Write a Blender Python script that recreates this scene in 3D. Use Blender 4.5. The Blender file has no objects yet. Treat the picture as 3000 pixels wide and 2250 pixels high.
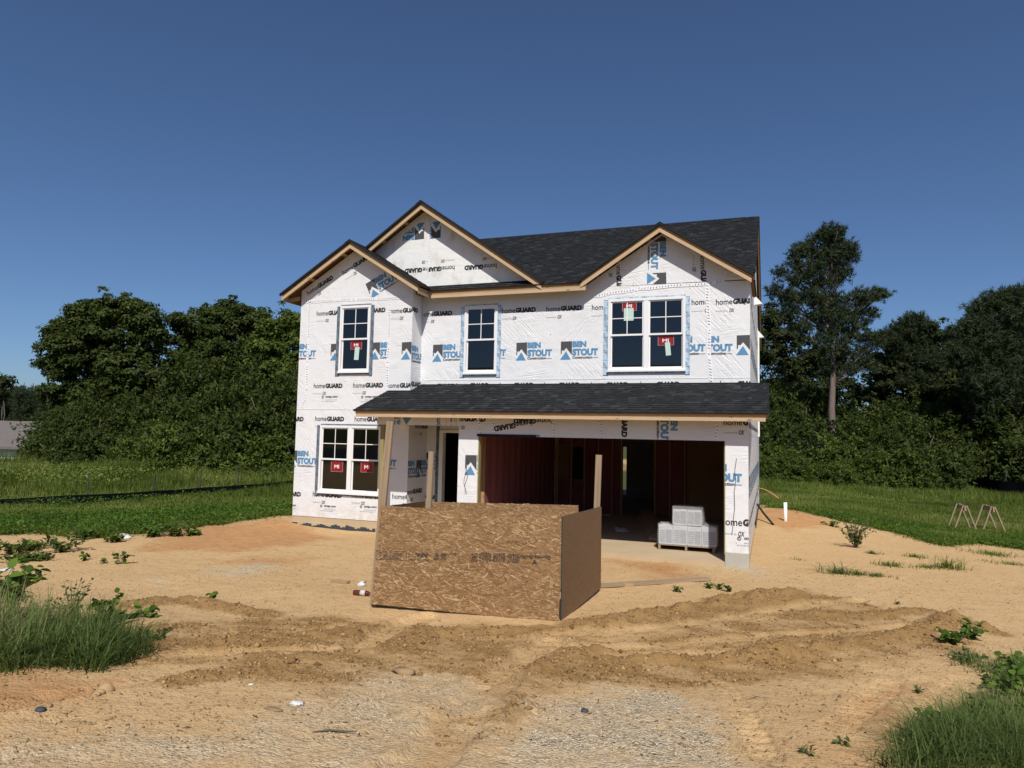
import bpy, bmesh, math, random
import numpy as np
from mathutils import Vector, Matrix
random.seed(7); RNG = np.random.default_rng(7)
S = bpy.context.scene
COL = S.collection
# ------------------------------------------------------------------ camera
CAM = np.array([0.376, -13.409, 2.193]); YAW, PITCH, ROLL, FPX = 20.204, 4.152, 1.192, 2061.4
_y, _p, _r = [math.radians(a) for a in (YAW, PITCH, ROLL)]
FW = np.array([-math.sin(_y)*math.cos(_p), math.cos(_y)*math.cos(_p), math.sin(_p)])
_rt = np.array([math.cos(_y), math.sin(_y), 0.0]); _up = np.cross(_rt, FW)
RT = _rt*math.cos(_r)+_up*math.sin(_r); UP = -_rt*math.sin(_r)+_up*math.cos(_r)
cd = bpy.data.cameras.new('camera'); cam = bpy.data.objects.new('camera', cd); COL.objects.link(cam)
cam.matrix_world = Matrix(((RT[0], UP[0], -FW[0], CAM[0]), (RT[1], UP[1], -FW[1], CAM[1]), (RT[2], UP[2], -FW[2], CAM[2]), (0, 0, 0, 1)))
cd.sensor_fit = 'HORIZONTAL'; cd.sensor_width = 36; cd.lens = 36*FPX/3000; cd.clip_start = 0.05; cd.clip_end = 4000
S.camera = cam
# ------------------------------------------------------------------ sky, sun, exposure
SUN = np.array([0.40, -1.0, 1.22]); SUN /= np.linalg.norm(SUN)          # towards the sun
SUN_EL = math.asin(SUN[2]); SUN_AZ = math.atan2(SUN[0], SUN[1])          # clockwise from +Y
w = bpy.data.worlds.new('World'); S.world = w; w.use_nodes = True
nt = w.node_tree; bg = nt.nodes['Background']
sky = nt.nodes.new('ShaderNodeTexSky'); sky.sky_type = 'NISHITA'; sky.sun_disc = False
sky.sun_elevation = SUN_EL; sky.sun_rotation = SUN_AZ
sky.altitude = 60; sky.air_density = 0.8; sky.dust_density = 0.8; sky.ozone_density = 8.0
nt.links.new(sky.outputs[0], bg.inputs[0]); bg.inputs[1].default_value = 0.088
sl = bpy.data.lights.new('sun', 'SUN'); sl.energy = 4.6; sl.angle = math.radians(0.53); sl.color = (1.0, 0.95, 0.87)
so = bpy.data.objects.new('sun', sl); COL.objects.link(so)
so.rotation_euler = Vector(-SUN).to_track_quat('-Z', 'Y').to_euler(); so.location = (5, -20, 30)
S.view_settings.view_transform = 'Standard'; S.view_settings.look = 'None'
S.view_settings.exposure = 0.0; S.view_settings.gamma = 1.0
S.cycles.max_bounces = 8; S.cycles.transparent_max_bounces = 12

# ------------------------------------------------------------------ pixel helpers (photo is 3000 x 2250)
def ray(u, v): return FW+RT*(u-1500)/FPX-UP*(v-1125)/FPX
def onY(u, v, Y): r = ray(u, v); t = (Y-CAM[1])/r[1]; return CAM+t*r
def onX(u, v, X): r = ray(u, v); t = (X-CAM[0])/r[0]; return CAM+t*r
def onZ(u, v, Z): r = ray(u, v); t = (Z-CAM[2])/r[2]; return CAM+t*r
def crop(x0, y0, x1): s = (x1-x0)/2212.0; return lambda a, b: (x0+s*a, y0+s*b)
c1 = crop(800, 560, 1300); c2 = crop(1200, 560, 1700); c3 = crop(1700, 600, 2300); c4 = crop(830, 850, 1330)
c5 = crop(1300, 850, 1800); c6 = crop(1700, 850, 2300); c7 = crop(830, 1150, 1430); c8 = crop(1380, 1180, 2280)
cg = crop(700, 1650, 2300); cl = crop(0, 1550, 800); cL = crop(0, 1100, 900); cR = crop(2200, 1300, 3000); cr = crop(2200, 1750, 3000)

# ------------------------------------------------------------------ noise
_perm = RNG.permutation(512); _perm = np.concatenate([_perm, _perm, _perm])
_grad = RNG.normal(size=(512, 2)); _grad /= np.linalg.norm(_grad, axis=1)[:, None]
def perlin(x, y):
    xi = np.floor(x).astype(int); yi = np.floor(y).astype(int); xf = x-xi; yf = y-yi
    u = xf*xf*xf*(xf*(xf*6-15)+10); v = yf*yf*yf*(yf*(yf*6-15)+10)
    def g(ix, iy, dx, dy):
        h = _grad[_perm[(_perm[ix & 511]+iy) & 511]]; return h[..., 0]*dx+h[..., 1]*dy
    a = g(xi, yi, xf, yf); b = g(xi+1, yi, xf-1, yf); c = g(xi, yi+1, xf, yf-1); d = g(xi+1, yi+1, xf-1, yf-1)
    return (a+u*(b-a))+v*((c+u*(d-c))-(a+u*(b-a)))
def fbm(x, y, o=4, gain=0.5):
    s = 0; a = 1.0
    for k in range(o): s = s+a*perlin(x*2**k+17.3*k, y*2**k-9.1*k); a *= gain
    return s
def sstep(a, b, x):
    t = np.clip((x-a)/(b-a), 0, 1); return t*t*(3-2*t)

# ------------------------------------------------------------------ objects
def link(name, mesh, parent=None):
    o = bpy.data.objects.new(name, mesh); COL.objects.link(o)
    if parent is not None: o.parent = parent
    return o
def empty(name, loc=(0, 0, 0), rz=0.0, parent=None):
    o = bpy.data.objects.new(name, None); COL.objects.link(o); o.location = loc; o.rotation_euler = (0, 0, rz)
    o.empty_display_size = 0.2
    if parent is not None: o.parent = parent
    return o
def tag(o, label=None, cat=None, group=None, kind=None):
    if label: o['label'] = label
    if cat: o['category'] = cat
    if group: o['group'] = group
    if kind: o['kind'] = kind
    return o
def arr_mesh(name, V, F, mats=(), smooth=False, uv=None, tint=None, mi=None):
    """fast mesh from numpy arrays; F is (n,3) or (n,4)"""
    me = bpy.data.meshes.new(name); V = np.asarray(V, np.float32); F = np.asarray(F, np.int32)
    k = F.shape[1]; me.vertices.add(len(V)); me.vertices.foreach_set('co', V.ravel())
    me.loops.add(F.size); me.loops.foreach_set('vertex_index', F.ravel())
    me.polygons.add(len(F)); me.polygons.foreach_set('loop_start', np.arange(0, F.size, k, dtype=np.int32))
    if smooth: me.polygons.foreach_set('use_smooth', np.ones(len(F), bool))
    if mi is not None: me.polygons.foreach_set('material_index', np.asarray(mi, np.int32))
    for m in mats: me.materials.append(m)
    if uv is not None:
        l = me.uv_layers.new(name='UVMap'); l.data.foreach_set('uv', np.asarray(uv, np.float32).ravel())
    if tint is not None:
        for nm, val in tint.items():
            val = np.asarray(val, np.float32)
            a = me.attributes.new(nm, 'FLOAT', 'POINT' if len(val) == len(V) else 'FACE'); a.data.foreach_set('value', val)
    me.update(calc_edges=True); return me
class MB:
    """collects boxes / quads / tubes with uv in metres, builds ONE mesh object"""
    def __init__(s): s.v = []; s.f = []; s.uv = []; s.m = []
    def quad(s, pts, uv=None, m=0):
        b = len(s.v); s.v += [tuple(p) for p in pts]; s.f.append(tuple(range(b, b+len(pts)))); s.m.append(m)
        if uv is None:
            p0 = Vector(pts[0]); e1 = (Vector(pts[1])-p0); L = e1.length or 1e-6; e1 = e1/L
            n = e1.cross(Vector(pts[-1])-p0); n = n.normalized() if n.length > 1e-9 else Vector((0, 0, 1)); e2 = n.cross(e1)
            uv = [((Vector(p)-p0).dot(e1), (Vector(p)-p0).dot(e2)) for p in pts]
        s.uv.append(uv)
    def hexa(s, c, m=0, u0=0.0):
        """c: 8 corners, 0-3 bottom loop (ccw from above), 4-7 top loop; uv runs along edge 0-1"""
        for q in ((0, 3, 2, 1), (4, 5, 6, 7), (0, 1, 5, 4), (1, 2, 6, 5), (2, 3, 7, 6), (3, 0, 4, 7)):
            P = [c[i] for i in q]; L = (Vector(c[1])-Vector(c[0])); Ln = L.length or 1e-6; L = L/Ln
            o = Vector(c[0]); n = (Vector(P[1])-Vector(P[0])).cross(Vector(P[3])-Vector(P[0])); n = n.normalized() if n.length > 1e-9 else Vector((0, 0, 1))
            if abs(n.dot(L)) > 0.9: s.quad(P, None, m)
            else:
                e2 = n.cross(L); s.quad(P, [((Vector(p)-o).dot(L)+u0, (Vector(p)-o).dot(e2)) for p in P], m)
    def box(s, x0, x1, y0, y1, z0, z1, m=0):
        c = [(x0, y0, z0), (x1, y0, z0), (x1, y1, z0), (x0, y1, z0), (x0, y0, z1), (x1, y0, z1), (x1, y1, z1), (x0, y1, z1)]
        d = (x1-x0, y1-y0, z1-z0)
        if d[0] >= max(d[1], d[2]): s.hexa(c, m)
        elif d[1] >= d[2]: s.hexa([c[i] for i in (1, 2, 3, 0, 5, 6, 7, 4)], m)
        else: s.hexa([c[i] for i in (3, 7, 4, 0, 2, 6, 5, 1)], m)
    def board(s, p0, p1, w, h, up=(0, 0, 1), m=0, u0=0.0):
        p0 = Vector(p0); p1 = Vector(p1); d = (p1-p0).normalized(); up = Vector(up)
        sd = d.cross(up).normalized(); u2 = sd.cross(d).normalized(); a = sd*w/2; b = u2*h/2
        s.hexa([p0+a-b, p1+a-b, p1-a-b, p0-a-b, p0+a+b, p1+a+b, p1-a+b, p0-a+b], m, u0)
    def tube(s, pts, r, n=8, m=0, cap=True):
        pts = [Vector(p) for p in pts]; rings = []
        rr = r if isinstance(r, (list, tuple)) else [r]*len(pts)
        prev = None
        for i, p in enumerate(pts):
            d = (pts[min(i+1, len(pts)-1)]-pts[max(i-1, 0)]).normalized()
            if prev is None:
                t = Vector((0, 0, 1)) if abs(d.z) < 0.9 else Vector((1, 0, 0)); prev = d.cross(t).normalized()
            a = (prev-d*prev.dot(d)).normalized(); prev = a; b = d.cross(a); base = len(s.v)
            for k in range(n): an = 2*math.pi*k/n; s.v.append(tuple(p+(a*math.cos(an)+b*math.sin(an))*rr[i]))
            rings.append(base)
        L = 0
        for i in range(len(pts)-1):
            l2 = L+(pts[i+1]-pts[i]).length
            for k in range(n):
                k2 = (k+1) % n; s.f.append((rings[i]+k, rings[i]+k2, rings[i+1]+k2, rings[i+1]+k)); s.m.append(m)
                s.uv.append([(L, k/n), (L, (k+1)/n), (l2, (k+1)/n), (l2, k/n)])
            L = l2
        if cap:
            for bse, rev in ((rings[0], True), (rings[-1], False)):
                q = tuple(range(bse, bse+n)); q = q[::-1] if rev else q
                s.f.append(q); s.m.append(m); s.uv.append([(0, 0)]*n)
    def mesh(s, name, mats, off=(0, 0, 0), smooth=False):
        me = bpy.data.meshes.new(name)
        me.from_pydata([(x-off[0], y-off[1], z-off[2]) for x, y, z in s.v], [], s.f)
        for m in (mats if isinstance(mats, (list, tuple)) else [mats]): me.materials.append(m)
        me.polygons.foreach_set('material_index', s.m)
        l = me.uv_layers.new(name='UVMap'); l.data.foreach_set('uv', [c for f in s.uv for p in f for c in p])
        if smooth: me.polygons.foreach_set('use_smooth', [True]*len(me.polygons))
        me.update(); return me
    def build(s, name, mats, parent=None, smooth=False):
        off = tuple(parent.matrix_world.translation) if parent is not None and False else (0, 0, 0)
        return link(name, s.mesh(name, mats, off, smooth), parent)

# ------------------------------------------------------------------ materials
def srgb(r, g, b): f = lambda c: (c/255/12.92 if c/255 <= 0.04045 else ((c/255+0.055)/1.055)**2.4); return (f(r), f(g), f(b), 1)
class NT:
    def __init__(s, name):
        s.mat = bpy.data.materials.new(name); s.mat.use_nodes = True; s.t = s.mat.node_tree; s.b = s.t.nodes['Principled BSDF']; s.out = s.t.nodes['Material Output']
        s.b.inputs['Specular IOR Level'].default_value = 0.3
    def n(s, typ, **kw):
        nd = s.t.nodes.new('ShaderNode'+typ)
        for k, v in kw.items():
            if hasattr(nd, k): setattr(nd, k, v)
            else: nd.inputs[k].default_value = v
        return nd
    def l(s, a, b): s.t.links.new(a, b)
    def math(s, op, a, b=None, c=None, clamp=False):
        nd = s.t.nodes.new('ShaderNodeMath'); nd.operation = op; nd.use_clamp = clamp
        for i, x in enumerate((a, b, c)):
            if x is None: continue
            if isinstance(x, (int, float)): nd.inputs[i].default_value = x
            else: s.l(x, nd.inputs[i])
        return nd.outputs[0]
    def vmap(s, src, scale=(1, 1, 1), rot=(0, 0, 0), loc=(0, 0, 0)):
        nd = s.t.nodes.new('ShaderNodeMapping'); nd.inputs['Scale'].default_value = scale; nd.inputs['Rotation'].default_value = rot; nd.inputs['Location'].default_value = loc
        s.l(src, nd.inputs['Vector']); return nd.outputs[0]
    def rmap(s, src, scale=(1, 1, 1), rot=(0, 0, 0), loc=(0, 0, 0)): return s.vmap(s.vmap(src, (1, 1, 1), rot, loc), scale)
    def noise(s, vec, scale, detail=3, rough=0.5, out=0, dist=0.0):
        nd = s.n('TexNoise'); nd.inputs['Scale'].default_value = scale; nd.inputs['Detail'].default_value = detail; nd.inputs['Roughness'].default_value = rough; nd.inputs['Distortion'].default_value = dist
        s.l(vec, nd.inputs['Vector']); return nd.outputs[out]
    def ramp(s, fac, stops, interp='LINEAR'):
        nd = s.n('ValToRGB'); nd.color_ramp.interpolation = interp; e = nd.color_ramp.elements
        while len(e) < len(stops): e.new(0.5)
        for el, (p, c) in zip(e, stops): el.position = p; el.color = c if len(c) == 4 else (*c, 1)
        s.l(fac, nd.inputs[0]); return nd.outputs[0]
    def mix(s, fac, a, b, blend='MIX'):
        nd = s.t.nodes.new('ShaderNodeMix'); nd.data_type = 'RGBA'; nd.blend_type = blend
        for i, x in ((0, fac), (6, a), (7, b)):
            if isinstance(x, (int, float)): nd.inputs[i].default_value = x
            elif isinstance(x, tuple): nd.inputs[i].default_value = x if len(x) == 4 else (*x, 1)
            else: s.l(x, nd.inputs[i])
        return nd.outputs[2]
    def coord(s, k='Object'): return s.n('TexCoord').outputs[k]
    def attr(s, name): nd = s.n('Attribute'); nd.attribute_name = name; return nd.outputs['Fac']
    def pos(s): return s.n('NewGeometry').outputs['Position']
    def base(s, c):
        if isinstance(c, tuple): s.b.inputs['Base Color'].default_value = c if len(c) == 4 else (*c, 1)
        else: s.l(c, s.b.inputs['Base Color'])
        return s
    def rough(s, r):
        if isinstance(r, (int, float)): s.b.inputs['Roughness'].default_value = r
        else: s.l(r, s.b.inputs['Roughness'])
        return s
    def bump(s, h, strength=0.5, dist=0.01):
        nd = s.n('Bump'); nd.inputs['Strength'].default_value = strength; nd.inputs['Distance'].default_value = dist; s.l(h, nd.inputs['Height']); s.l(nd.outputs[0], s.b.inputs['Normal']); return s
M = {}
def simple(name, col, rough=0.6, vary=0.0, scale=8, spec=None):
    t = NT(name)
    if vary: t.base(t.mix(t.noise(t.coord(), scale, 4), tuple(c*(1-vary) for c in col[:3]), tuple(min(1, c*(1+vary)) for c in col[:3])))
    else: t.base(tuple(col[:3]))
    t.rough(rough)
    if spec is not None: t.b.inputs['Specular IOR Level'].default_value = spec
    M[name] = t.mat; return t
# house wrap: white spun fabric with shallow diagonal puckers
t = NT('house_wrap'); P = t.pos()
big = t.noise(P, 0.9, 2)
w1 = t.noise(t.rmap(P, (17, 17, 1.6), (0, 0.75, 0)), 1.0, 3, 0.5, dist=0.5)
w1b = t.noise(t.rmap(P, (17, 17, 1.6), (0, -0.7, 0)), 1.0, 3, 0.5, dist=0.5)
w2 = t.noise(t.rmap(P, (1.3, 1.3, 19), (0, 0.12, 0)), 1.0, 3, 0.55, dist=0.5)
w3 = t.noise(P, 1.9, 2)
m1 = t.ramp(big, [(0.52, (0, 0, 0)), (0.68, (1, 1, 1))])
m1b = t.ramp(big, [(0.32, (1, 1, 1)), (0.42, (0, 0, 0))])
m2 = t.ramp(w3, [(0.50, (0, 0, 0)), (0.66, (1, 1, 1))])
def crease(x): return t.math('POWER', t.math('SUBTRACT', 1.0, t.math('ABSOLUTE', t.math('MULTIPLY', t.math('SUBTRACT', x, 0.5), 3.2)), clamp=True), 2.0)
hsum = t.math('ADD', t.math('MULTIPLY', crease(w1), m1), t.math('ADD', t.math('MULTIPLY', crease(w2), m2), t.math('MULTIPLY', crease(w1b), m1b)))
hsum = t.math('ADD', hsum, t.math('MULTIPLY', t.noise(P, 5, 3), 0.9))
weave = t.noise(t.vmap(P, (90, 90, 260)), 1.0, 1)
hsum = t.math('ADD', hsum, t.math('MULTIPLY', weave, 0.03))
dirt = t.ramp(t.noise(P, 1.3, 5, 0.65), [(0.52, (0, 0, 0)), (0.80, (1, 1, 1))])
zz = t.n('SeparateXYZ'); t.l(P, zz.inputs[0]); spl = t.math('MULTIPLY', t.math('SUBTRACT', 1.0, t.math('DIVIDE', zz.outputs[2], 0.55), clamp=True), t.ramp(t.noise(P, 7, 4, 0.6), [(0.40, (0, 0, 0)), (0.65, (1, 1, 1))]))
mark = t.math('GREATER_THAN', t.noise(t.rmap(P, (11, 11, 34), (0, 0.9, 0)), 1.0, 2), 0.755)
t.base(t.mix(t.math('MULTIPLY', mark, 0.8), t.mix(t.math('MULTIPLY', spl, 0.5), t.mix(t.math('MULTIPLY', dirt, 0.35), (0.74, 0.745, 0.76), (0.66, 0.64, 0.60)), (0.48, 0.34, 0.20)), (0.08, 0.08, 0.085))).rough(0.52).bump(hsum, 0.40, 0.022); M['wrap'] = t.mat
# weathered wrap of the tall gable: yellow-brown stains
t = NT('stained_wrap'); P = t.pos()
st = t.ramp(t.noise(t.vmap(P, (3.2, 3.2, 1.5)), 1.0, 6, 0.7), [(0.50, (0, 0, 0)), (0.72, (1, 1, 1))])
h = t.math('ADD', t.noise(t.vmap(P, (3, 3, 9)), 1.0, 3), t.math('MULTIPLY', t.noise(P, 9, 3), 0.4))
t.base(t.mix(t.math('MULTIPLY', st, 0.62), (0.78, 0.78, 0.77), (0.50, 0.40, 0.25))).rough(0.55).bump(h, 0.4, 0.02); M['wrap_old'] = t.mat
def lumber(name, a, b, rough=0.7):
    t = NT(name); uv = t.coord('UV'); oi = t.n('ObjectInfo').outputs['Random']
    off = t.n('CombineXYZ'); t.l(t.math('MULTIPLY', oi, 37.0), off.inputs[0]); t.l(t.math('MULTIPLY', oi, 11.0), off.inputs[1])
    vv = t.n('VectorMath', operation='ADD'); t.l(uv, vv.inputs[0]); t.l(off.outputs[0], vv.inputs[1]); uvo = vv.outputs[0]
    g = t.noise(t.vmap(uvo, (1.2, 38, 1)), 1.0, 4, 0.6, dist=0.7)
    kn = t.n('TexVoronoi'); t.l(t.vmap(uvo, (2.2, 7, 1)), kn.inputs['Vector']); kn.inputs['Scale'].default_value = 1.0
    knm = t.ramp(kn.outputs['Distance'], [(0.05, (1, 1, 1)), (0.13, (0, 0, 0))])
    c = t.mix(t.ramp(g, [(0.3, (0, 0, 0)), (0.72, (1, 1, 1))]), a, b)
    c = t.mix(t.math('MULTIPLY', t.noise(uvo, 1.7, 3), 0.35), c, tuple(x*0.62 for x in a))
    c = t.mix(t.math('MULTIPLY', knm, 0.8), c, (0.11, 0.055, 0.025))
    t.base(c).rough(rough).bump(g, 0.25, 0.004); M[name] = t.mat
lumber('pine', (0.33, 0.21, 0.115), (0.47, 0.325, 0.19))
lumber('pale_pine', (0.47, 0.32, 0.185), (0.64, 0.475, 0.30))
lumber('weathered_wood', (0.27, 0.19, 0.12), (0.42, 0.31, 0.20), 0.85)
lumber('treated_wood', (0.25, 0.21, 0.08), (0.36, 0.30, 0.13), 0.8)
lumber('stud_wood', (0.36, 0.23, 0.11), (0.47, 0.32, 0.17), 0.8)
# OSB: layered strands
def osb(name, scale, dark, mid, light):
    t = NT(name); uv = t.coord('UV'); warp = t.noise(uv, 2.0*scale, 2, out=1)
    wv = t.n('VectorMath', operation='SCALE'); t.l(warp, wv.inputs[0]); wv.inputs['Scale'].default_value = 0.035/scale
    ad = t.n('VectorMath', operation='ADD'); t.l(uv, ad.inputs[0]); t.l(wv.outputs[0], ad.inputs[1]); uv2 = ad.outputs[0]
    col = t.mix(t.noise(t.vmap(uv2, (6*scale, 40*scale, 1)), 1.0, 4), dark, mid); hh = None
    rg_ = random.Random(5); lay = [(rg_.choice([-1, 1])*abs(rg_.gauss(0.25, 0.45)), rg_.uniform(4.5, 10), rg_.uniform(26, 75), min(0.86, 0.42+0.035*k)) for k in range(13)]
    for i, (ang, sx, sy, thr) in enumerate(lay):
        v = t.n('TexVoronoi'); v.inputs['Scale'].default_value = 1.0
        t.l(t.rmap(uv2, (sx*scale, sy*scale, 1), (0, 0, ang), (3.7*i, 1.9*i, 0)), v.inputs['Vector'])
        sp = t.n('SeparateColor'); t.l(v.outputs['Color'], sp.inputs[0])
        mk = t.math('MULTIPLY', t.math('GREATER_THAN', sp.outputs[0], thr), t.math('LESS_THAN', v.outputs['Distance'], 0.50))
        sc = t.ramp(sp.outputs[1], [(0.0, tuple(c*0.85 for c in dark)), (0.5, mid), (0.85, tuple((a+b)/2 for a, b in zip(mid, light))), (1.0, light)])
        grain = t.noise(t.rmap(uv2, (5*scale, 130*scale, 1), (0, 0, ang)), 1.0, 2)
        sc = t.mix(t.math('MULTIPLY', grain, 0.40), sc, tuple(c*0.7 for c in dark))
        col = t.mix(t.math('MULTIPLY', mk, 0.85), col, sc); q = t.math('MULTIPLY', mk, sp.outputs[2]); hh = q if hh is None else t.math('MAXIMUM', hh, q)
    t.base(col).rough(0.72).bump(hh, 0.3, 0.004); M[name] = t.mat
osb('osb', 0.9, (0.24, 0.135, 0.058), (0.30, 0.178, 0.080), (0.40, 0.26, 0.13))
osb('osb_rough', 3.2, (0.15, 0.082, 0.037), (0.24, 0.14, 0.065), (0.33, 0.205, 0.105))
simple('osb_edge', (0.016, 0.038, 0.047), 0.7, 0.3, 30)
# asphalt shingles
def shingle(name, per_object):
    t = NT(name); uv = t.coord('UV'); sp = t.n('SeparateXYZ'); t.l(uv, sp.inputs[0])
    row = t.math('FLOOR', t.math('DIVIDE', sp.outputs[1], 0.143))
    seed = t.math('MULTIPLY', t.n('ObjectInfo').outputs['Random'], 91.0) if per_object else t.math('MULTIPLY', row, 3.73)
    wn0 = t.n('TexWhiteNoise'); wn0.noise_dimensions = '1D'; t.l(seed, wn0.inputs['W'])
    cu = t.math('FLOOR', t.math('ADD', t.math('DIVIDE', sp.outputs[0], 0.155), t.math('MULTIPLY', wn0.outputs[0], 7.0)))
    wn = t.n('TexWhiteNoise'); wn.noise_dimensions = '2D'; cb = t.n('CombineXYZ'); t.l(cu, cb.inputs[0]); t.l(seed, cb.inputs[1]); t.l(cb.outputs[0], wn.inputs['Vector'])
    gran = t.noise(uv, 160, 2)
    c = t.ramp(wn.outputs[0], [(0.0, (0.010, 0.011, 0.0125)), (0.5, (0.014, 0.0155, 0.017)), (0.8, (0.021, 0.023, 0.025)), (1.0, (0.044, 0.047, 0.050))])
    c = t.mix(t.math('MULTIPLY', gran, 0.5), c, (0.018, 0.019, 0.021))
    t.base(c).rough(0.85).bump(gran, 0.3, 0.004); t.b.inputs['Specular IOR Level'].default_value = 0.2; M[name] = t.mat
shingle('shingle', True); shingle('shingle_run', False)
t = NT('concrete'); P = t.pos(); n1 = t.noise(P, 1.5, 5, 0.6); n2 = t.noise(P, 40, 3)
t.base(t.mix(n1, (0.40, 0.30, 0.185), (0.56, 0.44, 0.285))).rough(0.85).bump(n2, 0.25, 0.004); M['concrete'] = t.mat
t = NT('pier_concrete'); P = t.pos(); t.base(t.mix(t.noise(P, 4, 5), (0.36, 0.34, 0.29), (0.50, 0.48, 0.42))).rough(0.9).bump(t.noise(P, 30, 3), 0.4, 0.01); M['pier_concrete'] = t.mat
simple('damp_coat', (0.045, 0.055, 0.065), 0.7, 0.4, 14)
simple('felt', (0.012, 0.013, 0.015), 0.8, 0.3, 10)
simple('vinyl', (0.80, 0.80, 0.80), 0.35)
simple('grey_sill', (0.45, 0.45, 0.43), 0.5)
t = NT('glass'); t.base((0.035, 0.05, 0.06)).rough(0.01); t.b.inputs['Transmission Weight'].default_value = 1.0; t.b.inputs['IOR'].default_value = 1.68; t.b.inputs['Specular IOR Level'].default_value = 0.5; M['glass'] = t.mat
t = NT('clear_glass'); t.base((0.9, 0.93, 0.92)).rough(0.01); t.b.inputs['Transmission Weight'].default_value = 1.0; M['clear_glass'] = t.mat
simple('red_label', (0.27, 0.014, 0.02), 0.5); simple('white_print', (0.78, 0.78, 0.78), 0.5); simple('tag_paper', (0.50, 0.66, 0.58), 0.6)
def ink(name, c):
    t = NT(name); P = t.pos(); h = t.noise(t.vmap(P, (14, 14, 2.2), (0, 0.62, 0)), 1.0, 3, 0.55, dist=0.6)
    t.base(t.mix(t.math('MULTIPLY', t.noise(P, 60, 2), 0.35), c, tuple(min(1, x+0.10) for x in c))).rough(0.55).bump(h, 0.3, 0.02); M[name] = t.mat
ink('ink_black', (0.018, 0.018, 0.020)); ink('ink_grey', (0.055, 0.057, 0.062)); ink('ink_blue', (0.085, 0.245, 0.43)); ink('ink_pale', (0.34, 0.34, 0.36)); ink('stamp_ink', (0.045, 0.032, 0.022))
# seam tape: white with slanted dashes ; flashing tape: pale blue with black print
t = NT('seam_tape'); uv = t.coord('UV'); sp = t.n('SeparateXYZ'); t.l(uv, sp.inputs[0])
d = t.math('FRACT', t.math('DIVIDE', t.math('ADD', sp.outputs[0], t.math('MULTIPLY', sp.outputs[1], 0.5)), 0.062))
mk = t.math('MULTIPLY', t.math('LESS_THAN', d, 0.30), t.math('LESS_THAN', t.math('ABSOLUTE', t.math('SUBTRACT', sp.outputs[1], 0.035)), 0.020))
mk = t.math('MULTIPLY', mk, t.math('GREATER_THAN', t.noise(uv, 14, 2), 0.42))
t.base(t.mix(mk, (0.84, 0.84, 0.86), (0.12, 0.12, 0.20))).rough(0.3).bump(t.noise(t.pos(), 18, 3), 0.5, 0.012); M['tape'] = t.mat
def flash(name, a, b):
    t = NT(name); uv = t.coord('UV'); sp = t.n('SeparateXYZ'); t.l(uv, sp.inputs[0])
    ln = t.math('LESS_THAN', t.math('FRACT', t.math('DIVIDE', sp.outputs[0], 0.155)), 0.05)
    hat = t.math('LESS_THAN', t.math('FRACT', t.math('DIVIDE', t.math('ADD', sp.outputs[0], t.math('MULTIPLY', sp.outputs[1], 0.8)), 0.016)), 0.42)
    blk = t.math('GREATER_THAN', t.noise(t.vmap(uv, (7, 9, 1)), 1.0, 2), 0.50)
    dots = t.math('GREATER_THAN', t.noise(uv, 55, 2), 0.66)
    mk = t.math('MAXIMUM', ln, t.math('MAXIMUM', t.math('MULTIPLY', hat, blk), dots))
    t.base(t.mix(mk, a, b)).rough(0.3).bump(t.noise(uv, 20, 2), 0.3, 0.01); M[name] = t.mat
flash('flash_blue', (0.46, 0.60, 0.74), (0.05, 0.07, 0.11)); flash('flash_dark', (0.16, 0.20, 0.25), (0.04, 0.045, 0.055))
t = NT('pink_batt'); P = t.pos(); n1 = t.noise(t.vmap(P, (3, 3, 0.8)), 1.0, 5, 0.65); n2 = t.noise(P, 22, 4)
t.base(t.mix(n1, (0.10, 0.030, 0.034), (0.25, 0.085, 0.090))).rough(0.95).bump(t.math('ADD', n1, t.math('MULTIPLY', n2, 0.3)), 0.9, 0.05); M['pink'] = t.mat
simple('cardboard', (0.34, 0.23, 0.13), 0.8, 0.15, 6); simple('carton_white', (0.52, 0.53, 0.56), 0.45, 0.25, 9); simple('carton_grey', (0.27, 0.29, 0.32), 0.5, 0.1, 9); simple('dark_board', (0.06, 0.06, 0.065), 0.5, 0.2, 9)
t = NT('plastic_film'); t.base((0.9, 0.9, 0.92)).rough(0.12); t.b.inputs['Alpha'].default_value = 0.22; t.bump(t.noise(t.pos(), 9, 4, 0.6, dist=1.5), 1.0, 0.04); M['film'] = t.mat
simple('pvc', (0.80, 0.80, 0.78), 0.35); simple('black_fabric', (0.006, 0.006, 0.008), 0.8, 0.4, 7, 0.05); simple('black_plastic', (0.015, 0.015, 0.016), 0.4); simple('orange_cable', (0.55, 0.25, 0.10), 0.5)
simple('cord_dark', (0.06, 0.06, 0.07), 0.5); simple('steel', (0.06, 0.06, 0.065), 0.45); simple('white_metal', (0.80, 0.80, 0.80), 0.35); simple('white_trash', (0.60, 0.59, 0.57), 0.6, 0.2, 20)
simple('grey_box', (0.30, 0.31, 0.32), 0.5); simple('siding_white', (0.70, 0.70, 0.70), 0.6); simple('roof_grey', (0.15, 0.13, 0.125), 0.85, 0.2, 4)
t = NT('bottle_glass'); t.base((0.20, 0.05, 0.025)).rough(0.06); t.b.inputs['Transmission Weight'].default_value = 0.5; M['bottle_glass'] = t.mat
simple('clod_lump', (0.30, 0.20, 0.11), 0.95, 0.35, 14); simple('paper_label', (0.55, 0.56, 0.55), 0.6); simple('rock', (0.40, 0.27, 0.14), 0.95, 0.35, 16); simple('dry_leaf', (0.25, 0.17, 0.09), 0.8, 0.3, 9)
def bark(name, a, b):
    t = NT(name); P = t.coord(); n = t.noise(t.vmap(P, (7, 7, 1.6)), 1.0, 5, 0.65); t.base(t.mix(n, a, b)).rough(0.95).bump(n, 0.9, 0.06); M[name] = t.mat
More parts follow.
